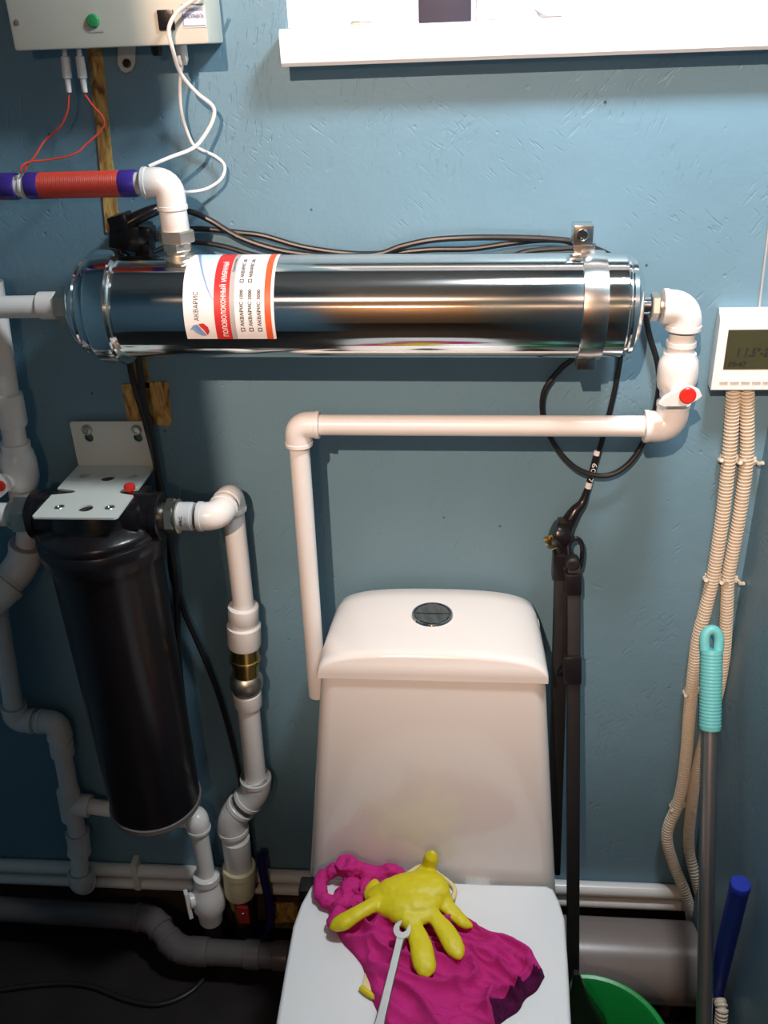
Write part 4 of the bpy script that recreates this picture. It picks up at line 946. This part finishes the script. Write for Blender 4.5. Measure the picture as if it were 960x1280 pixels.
# ================================================================== THINGS ON THE SILL
q0, q1 = P(523, 26, .02), P(589, 26, .02); yb_ = .02
sbx = empty('dark_box', ((q0.x + q1.x) / 2, yb_ + .03, ZS), 'dark violet box standing on the window sill', 'box')
MB().box((q0.x, yb_, ZS), (q1.x, yb_ + .05, ZS + .055), .003).build('box_body', 'darkbox', sbx); MB().box((q0.x - .001, yb_ - .001, ZS + .045), (q1.x + .001, yb_ + .051, ZS + .06), .003).build('box_lid', 'darkbox', sbx)
q = P(609, 20, .03); cj = empty('clear_jar', (q.x, .04, ZS), 'small clear plastic jar beside the dark box on the sill', 'jar')
MB().lathe((q.x, .04, ZS), (0, 0, 1), [(0, .012), (.002, .0145), (.04, .0145), (.045, .011), (.055, .011)], 22).build('jar_body', 'clear', cj); MB().lathe((q.x, .04, ZS + .052), (0, 0, 1), [(0, .0125), (.012, .0125), (.013, .011)], 22).build('jar_cap', 'pvcsill', cj)
tag(MB().tube(smooth_path([P(668, 12, .0), P(675, 16, 0), P(682, 20, .0), P(677, 19, 0), P(671, 14, .0), P(676, 20.5, .0), P(690, 20.5, .0), P(702, 20, .0)], 5), .0011, 7).build('bent_wire', 'greyring'), 'bent piece of dark wire lying on the window sill', 'wire')
q = P(453, 27, .0); tag(MB().lathe(V((q.x - .014, 0, ZS + .0028)), (1, 0, 0), [(0, .002), (.003, .0028), (.01, .0028), (.011, .0018), (.028, .0015)], 12).build('small_screw', 'nickel'), 'small grey screw lying on the window sill', 'screw')

# ================================================================== CLOTH, GLOVE, WRENCH on the closed lid
def crv(pts, t):
    n = len(pts) - 1; x = t * n; i = min(int(x), n - 1); f_ = x - i
    return V(pts[i]) * (1 - f_) + V(pts[i + 1]) * f_
def lidpts(l): return [PZ(a, b, ZL + .004) for a, b in l]
C0 = smooth_path(lidpts([(411, 1146), (424, 1172), (446, 1192), (458, 1220), (468, 1252), (482, 1276), (498, 1300)]), 5)
C1 = smooth_path(lidpts([(474, 1088), (524, 1112), (572, 1152), (618, 1166), (652, 1180), (672, 1202), (680, 1222)]), 5)
D0 = smooth_path(lidpts([(411, 1146), (418, 1118), (438, 1092), (474, 1088)]), 5)
D1 = smooth_path(lidpts([(498, 1300), (556, 1298), (612, 1284), (652, 1258), (680, 1222)]), 5)
def coons(u, v):
    a = crv(C0, u) * (1 - v) + crv(C1, u) * v + crv(D0, v) * (1 - u) + crv(D1, v) * u
    b = C0[0] * (1 - u) * (1 - v) + C1[0] * (1 - u) * v + C0[-1] * u * (1 - v) + C1[-1] * u * v
    return a - b
def ridge(x): return 1 - abs(2 * (x - math.floor(x)) - 1)
def ridged(x, y, z): return 1 - abs(mnoise.noise(V((x, y, z)))) * 2.0
def cloth_h(u, v, p):
    edge = max(0.0, min(u, 1 - u, v, 1 - v)); e = min(1, edge / .10); e = math.sqrt(max(0, 1 - (1 - e) ** 2))
    wx = mnoise.noise(V((p.x * 9, p.y * 9, 4.2))) * .9; wy = mnoise.noise(V((p.x * 9, p.y * 9, 7.7))) * .9
    f1 = max(0, ridged(p.x * 9 + wx, p.y * 26 + p.x * 10 + wy, 1.7)) ** 3
    f2 = max(0, ridged(p.x * 16 + wy, p.y * 52 + p.x * 16 + wx, 5.3)) ** 2
    f3 = mnoise.noise(V((p.x * 18, p.y * 18, 9.0)))
    return .0012 + e * (.007 + .021 * f1 + .010 * f2 + .005 * f3)
cl_ = empty('pink_cloth', V((-.08, -.42, ZL)), 'crumpled magenta cloth with a dark purple end lying on the toilet lid', 'cloth')
def wob(p): return V((p.x + .006 * mnoise.noise(V((p.x * 30, p.y * 30, 2))), p.y + .006 * mnoise.noise(V((p.x * 30, p.y * 30, 6))), p.z))
def closed_patch(u0, u1, v0, v1, nu, nv):
    mb = MB(); n = (nu + 1) * (nv + 1)
    for up in (1, 0):
        for i in range(nu + 1):
            for j in range(nv + 1):
                u = u0 + (u1 - u0) * i / nu; v = v0 + (v1 - v0) * j / nv
                p = coons(u, v); h = cloth_h(u, v, p); p = wob(p)
                mb.v.append(V((p.x, p.y, ZL + (h if up else .0006))))
    def id_(i, j, lo=0): return lo * n + i * (nv + 1) + j
    for i in range(nu):
        for j in range(nv):
            mb.f.append((id_(i, j), id_(i, j + 1), id_(i + 1, j + 1), id_(i + 1, j))); mb.f.append((id_(i, j, 1), id_(i + 1, j, 1), id_(i + 1, j + 1, 1), id_(i, j + 1, 1)))
    for i in range(nu):
        for j in (0, nv): mb.f.append((id_(i, j), id_(i + 1, j), id_(i + 1, j, 1), id_(i, j, 1)))
    for j in range(nv):
        for i in (0, nu): mb.f.append((id_(i, j), id_(i, j + 1), id_(i, j + 1, 1), id_(i, j, 1)))
    return mb
closed_patch(0, .90, 0, 1, 110, 84).build('cloth_body', 'pink', cl_, angle=180)
closed_patch(.90, 1, 0, .55, 14, 46).build('cloth_hem', 'pink', cl_, angle=180)
closed_patch(.90, 1, .55, 1, 14, 40).build('dark_end', 'purple', cl_, angle=180, label='dark purple speckled end of the cloth')
# rolled loops at the upper end
def onlid(a, b, z):
    p = PZ(a, b, ZL + z); return p if p.y < -.258 else P(a, b, -.258)
def roll(pts, r, zc, n=8, fl=.8):
    pp = smooth_path([onlid(a, b, zc) for a, b in pts], n)
    return MB().tube(pp, [r * (.75 + .35 * mnoise.noise(V((i * .23, r * 90, 0)))) + .0008 for i in range(len(pp))], 14, zflat=fl)
def clouds(size):
    t_x = bpy.data.textures.new('crumple', 'CLOUDS'); t_x.noise_scale = size; t_x.noise_depth = 2; return t_x
def crumple(o, size, strength, smooth=2):
    d = o.modifiers.new('crumple', 'DISPLACE'); d.texture = clouds(size); d.texture_coords = 'LOCAL'; d.strength = strength; d.mid_level = 0.5
    if smooth: sm = o.modifiers.new('soft', 'SMOOTH'); sm.iterations = smooth; sm.factor = .5
def remesh(o, vox, it=6, f=.6):
    md = o.modifiers.new('remesh', 'REMESH'); md.mode = 'VOXEL'; md.voxel_size = vox; md.use_smooth_shade = True
    sm = o.modifiers.new('smooth', 'SMOOTH'); sm.iterations = it; sm.factor = f
folds = MB()
for pts, r, z in (([(440, 1092), (424, 1088), (407, 1093), (399, 1106), (403, 1122), (415, 1128), (428, 1120), (436, 1108)], .0135, .013),
                  ([(431, 1077), (437, 1090), (438, 1106), (430, 1126), (422, 1146), (420, 1160)], .0165, .016),
                  ([(436, 1082), (456, 1088), (470, 1094), (484, 1088), (496, 1090), (490, 1100), (470, 1106), (450, 1110)], .0155, .014),
                  ([(425, 1140), (440, 1130), (462, 1124), (490, 1118)], .017, .013)):
    t_b = roll(pts, r, z, fl=.85); b0_ = len(folds.v); folds.v += t_b.v; folds.f += [tuple(k_ + b0_ for k_ in f_) for f_ in t_b.f]
fo = folds.build('cloth_fold', 'pink', cl_, angle=180); remesh(fo, .0022, 4); crumple(fo, .012, .009)
gv = empty('rubber_glove', PZ(510, 1130, ZL + .02), 'yellow rubber glove lying palm down on the magenta cloth', 'glove')
gm = MB()
def limb(pts, radii, zf=.6):
    pp = smooth_path([onlid(a, b, z) for a, b, z in pts], 6); n = len(pp) - 1; m_ = len(radii) - 1; rr_ = []
    for i in range(n + 1):
        x = i / n * m_; j = min(int(x), m_ - 1); rr_.append(radii[j] + (radii[j + 1] - radii[j]) * (x - j))
    gm.tube(pp, rr_, 16, zflat=zf)
pg_ = lambda n: RW(n, PZ(510, 1130, ZL))
limb([(462, 1122, .030), (490, 1118, .034), (520, 1114, .036), (548, 1110, .036), (560, 1108, .034)], [pg_(10), pg_(22), pg_(27), pg_(28), pg_(22), pg_(8)], .62)
limb([(470, 1128, .030), (500, 1132, .036), (530, 1128, .038), (556, 1122, .034)], [pg_(14), pg_(20), pg_(22), pg_(18), pg_(8)], .62)
limb([(490, 1136, .034), (512, 1146, .036), (536, 1140, .036)], [pg_(14), pg_(15), pg_(13)], .62)
limb([(476, 1126, .036), (454, 1138, .038), (434, 1150, .034), (421, 1156, .028), (412, 1160, .024)], [pg_(11), pg_(9.5), pg_(9.5), pg_(11), pg_(9), pg_(3)], .7)
limb([(512, 1146, .036), (520, 1164, .035), (526, 1184, .033), (531, 1204, .030), (533, 1216, .028), (534, 1223, .027)], [pg_(10), pg_(11), pg_(13), pg_(14.5), pg_(13), pg_(9), pg_(2)], .55)
limb([(536, 1140, .038), (550, 1154, .037), (560, 1170, .034), (568, 1184, .031), (572, 1194, .029), (574, 1200, .028)], [pg_(10), pg_(10), pg_(12), pg_(13), pg_(11), pg_(7), pg_(2)], .55)
limb([(552, 1124, .034), (562, 1136, .031), (574, 1148, .027), (584, 1155, .024), (591, 1159, .022)], [pg_(13), pg_(10), pg_(9), pg_(8.5), pg_(6), pg_(2)], .6)
limb([(528, 1098, .034), (536, 1084, .040), (540, 1072, .046), (541, 1064, .050)], [pg_(14), pg_(11), pg_(10), pg_(9), pg_(3)], .75)
limb([(466, 1124, .030), (464, 1112, .026), (472, 1102, .024)], [pg_(10), pg_(9), pg_(6)], .6)
go = gm.build('glove_body', 'yellow', gv, angle=180); remesh(go, .0020, 4); crumple(go, .028, .005, 1)
gc = MB(); pp = smooth_path([PZ(a, b, ZL + .024) for a, b in ((500, 1100), (512, 1092), (530, 1084), (556, 1100), (568, 1112), (566, 1126))], 6); gc.tube(pp, [.004] * len(pp), 10, zflat=1.5); gc.build('cuff_lining', 'creamcloth', gv, angle=180)
g2_ = empty('spare_glove', PZ(462, 1232, ZL), 'second yellow glove with pale lining, mostly under the magenta cloth', 'glove')
mbx = MB(); 
mbx.loft([[PZ(a, b, ZL + z) for a, b in ((456, 1216), (464, 1218), (474, 1236), (474, 1246), (462, 1242), (452, 1236))] for z in (.0006, .006)]); mbx.build('glove_cuff', 'creamcloth', g2_, angle=60)
MB().tube(smooth_path([PZ(a, b, ZL + .006) for a, b in ((451, 1234), (458, 1240), (468, 1246), (478, 1250))], 6), .004, 10).build('cuff_rim', 'yellow', g2_)

# combination wrench
wr = empty('wrench', PZ(475, 1285, ZL), 'steel combination wrench resting across the glove and magenta cloth', 'wrench')
wa = PZ(503, 1163, ZL + .052); wb_ = PZ(474, 1283, ZL + .016)
d_ = (wb_ - wa); Lw = d_.length; e_x = d_.normalized(); e_y = V((0, 0, 1)).cross(e_x).normalized(); e_z = e_x.cross(e_y)
if e_z.z < 0: e_z = -e_z
def wp_(a, b, c=0): return wa + e_x * a + e_y * b + e_z * c
hr = RW(11.0, wa)
jaw = []
for k_ in range(0, 25):                       # open jaw: outer arc, then inner slot
    a = math.radians(180 - 38 + 25 + 0) - math.radians(334 - 50) * k_ / 24
    jaw.append((hr * math.cos(a), hr * math.sin(a)))
a_open = math.radians(167)
sl_ = hr * .46
dirx, diry = math.cos(a_open), math.sin(a_open)
inner = [(dirx * hr * .95 - diry * -sl_ * -1, 0)]
def rot2(x, y, a): return (x * math.cos(a) - y * math.sin(a), x * math.sin(a) + y * math.cos(a))
oa = math.radians(165)
outer = [rot2(hr * math.cos(a), hr * math.sin(a), oa) for a in [math.radians(30 + 300 * k_ / 24) for k_ in range(25)]]
inn = [rot2(x, y, oa) for x, y in ((hr * .85, -sl_), (hr * .10, -sl_), (-hr * .22, -sl_ * .55), (-hr * .30, 0), (-hr * .22, sl_ * .55), (hr * .10, sl_), (hr * .85, sl_))]
poly = outer + inn
t_ = .0035
MB().loft([[wp_(a, b, -t_) for a, b in poly], [wp_(a, b, t_) for a, b in poly]]).build('open_jaw', 'satin', wr, angle=30)
rs_ = []
for f_, w_ in ((0, .0062), (.1, .0056), (.5, .0058), (.9, .0064), (1, .0075)):
    a = hr * .7 + (Lw - hr * .7) * f_
    rs_.append([wp_(a, b, c) for b, c in ((-w_, -.0012), (-w_ * .8, -.0026), (w_ * .8, -.0026), (w_, -.0012), (w_, .0012), (w_ * .8, .0026), (-w_ * .8, .0026), (-w_, .0012))])
MB().loft(rs_).build('shank', 'satin', wr, angle=25)
ro, ri = .0115, .0072; rm = MB(); cc_ = Lw + .010; n = 24; base = 0
r4 = []
for rr_, zz in ((ro, -.004), (ro, .004), (ri, .004), (ri, -.004), (ro, -.004)):
    r4.append([wp_(cc_ + rr_ * math.cos(2 * math.pi * i / n), rr_ * math.sin(2 * math.pi * i / n), zz) for i in range(n)])
rm.loft(r4, False, False); rm.build('ring_end', 'satin', wr, angle=40)
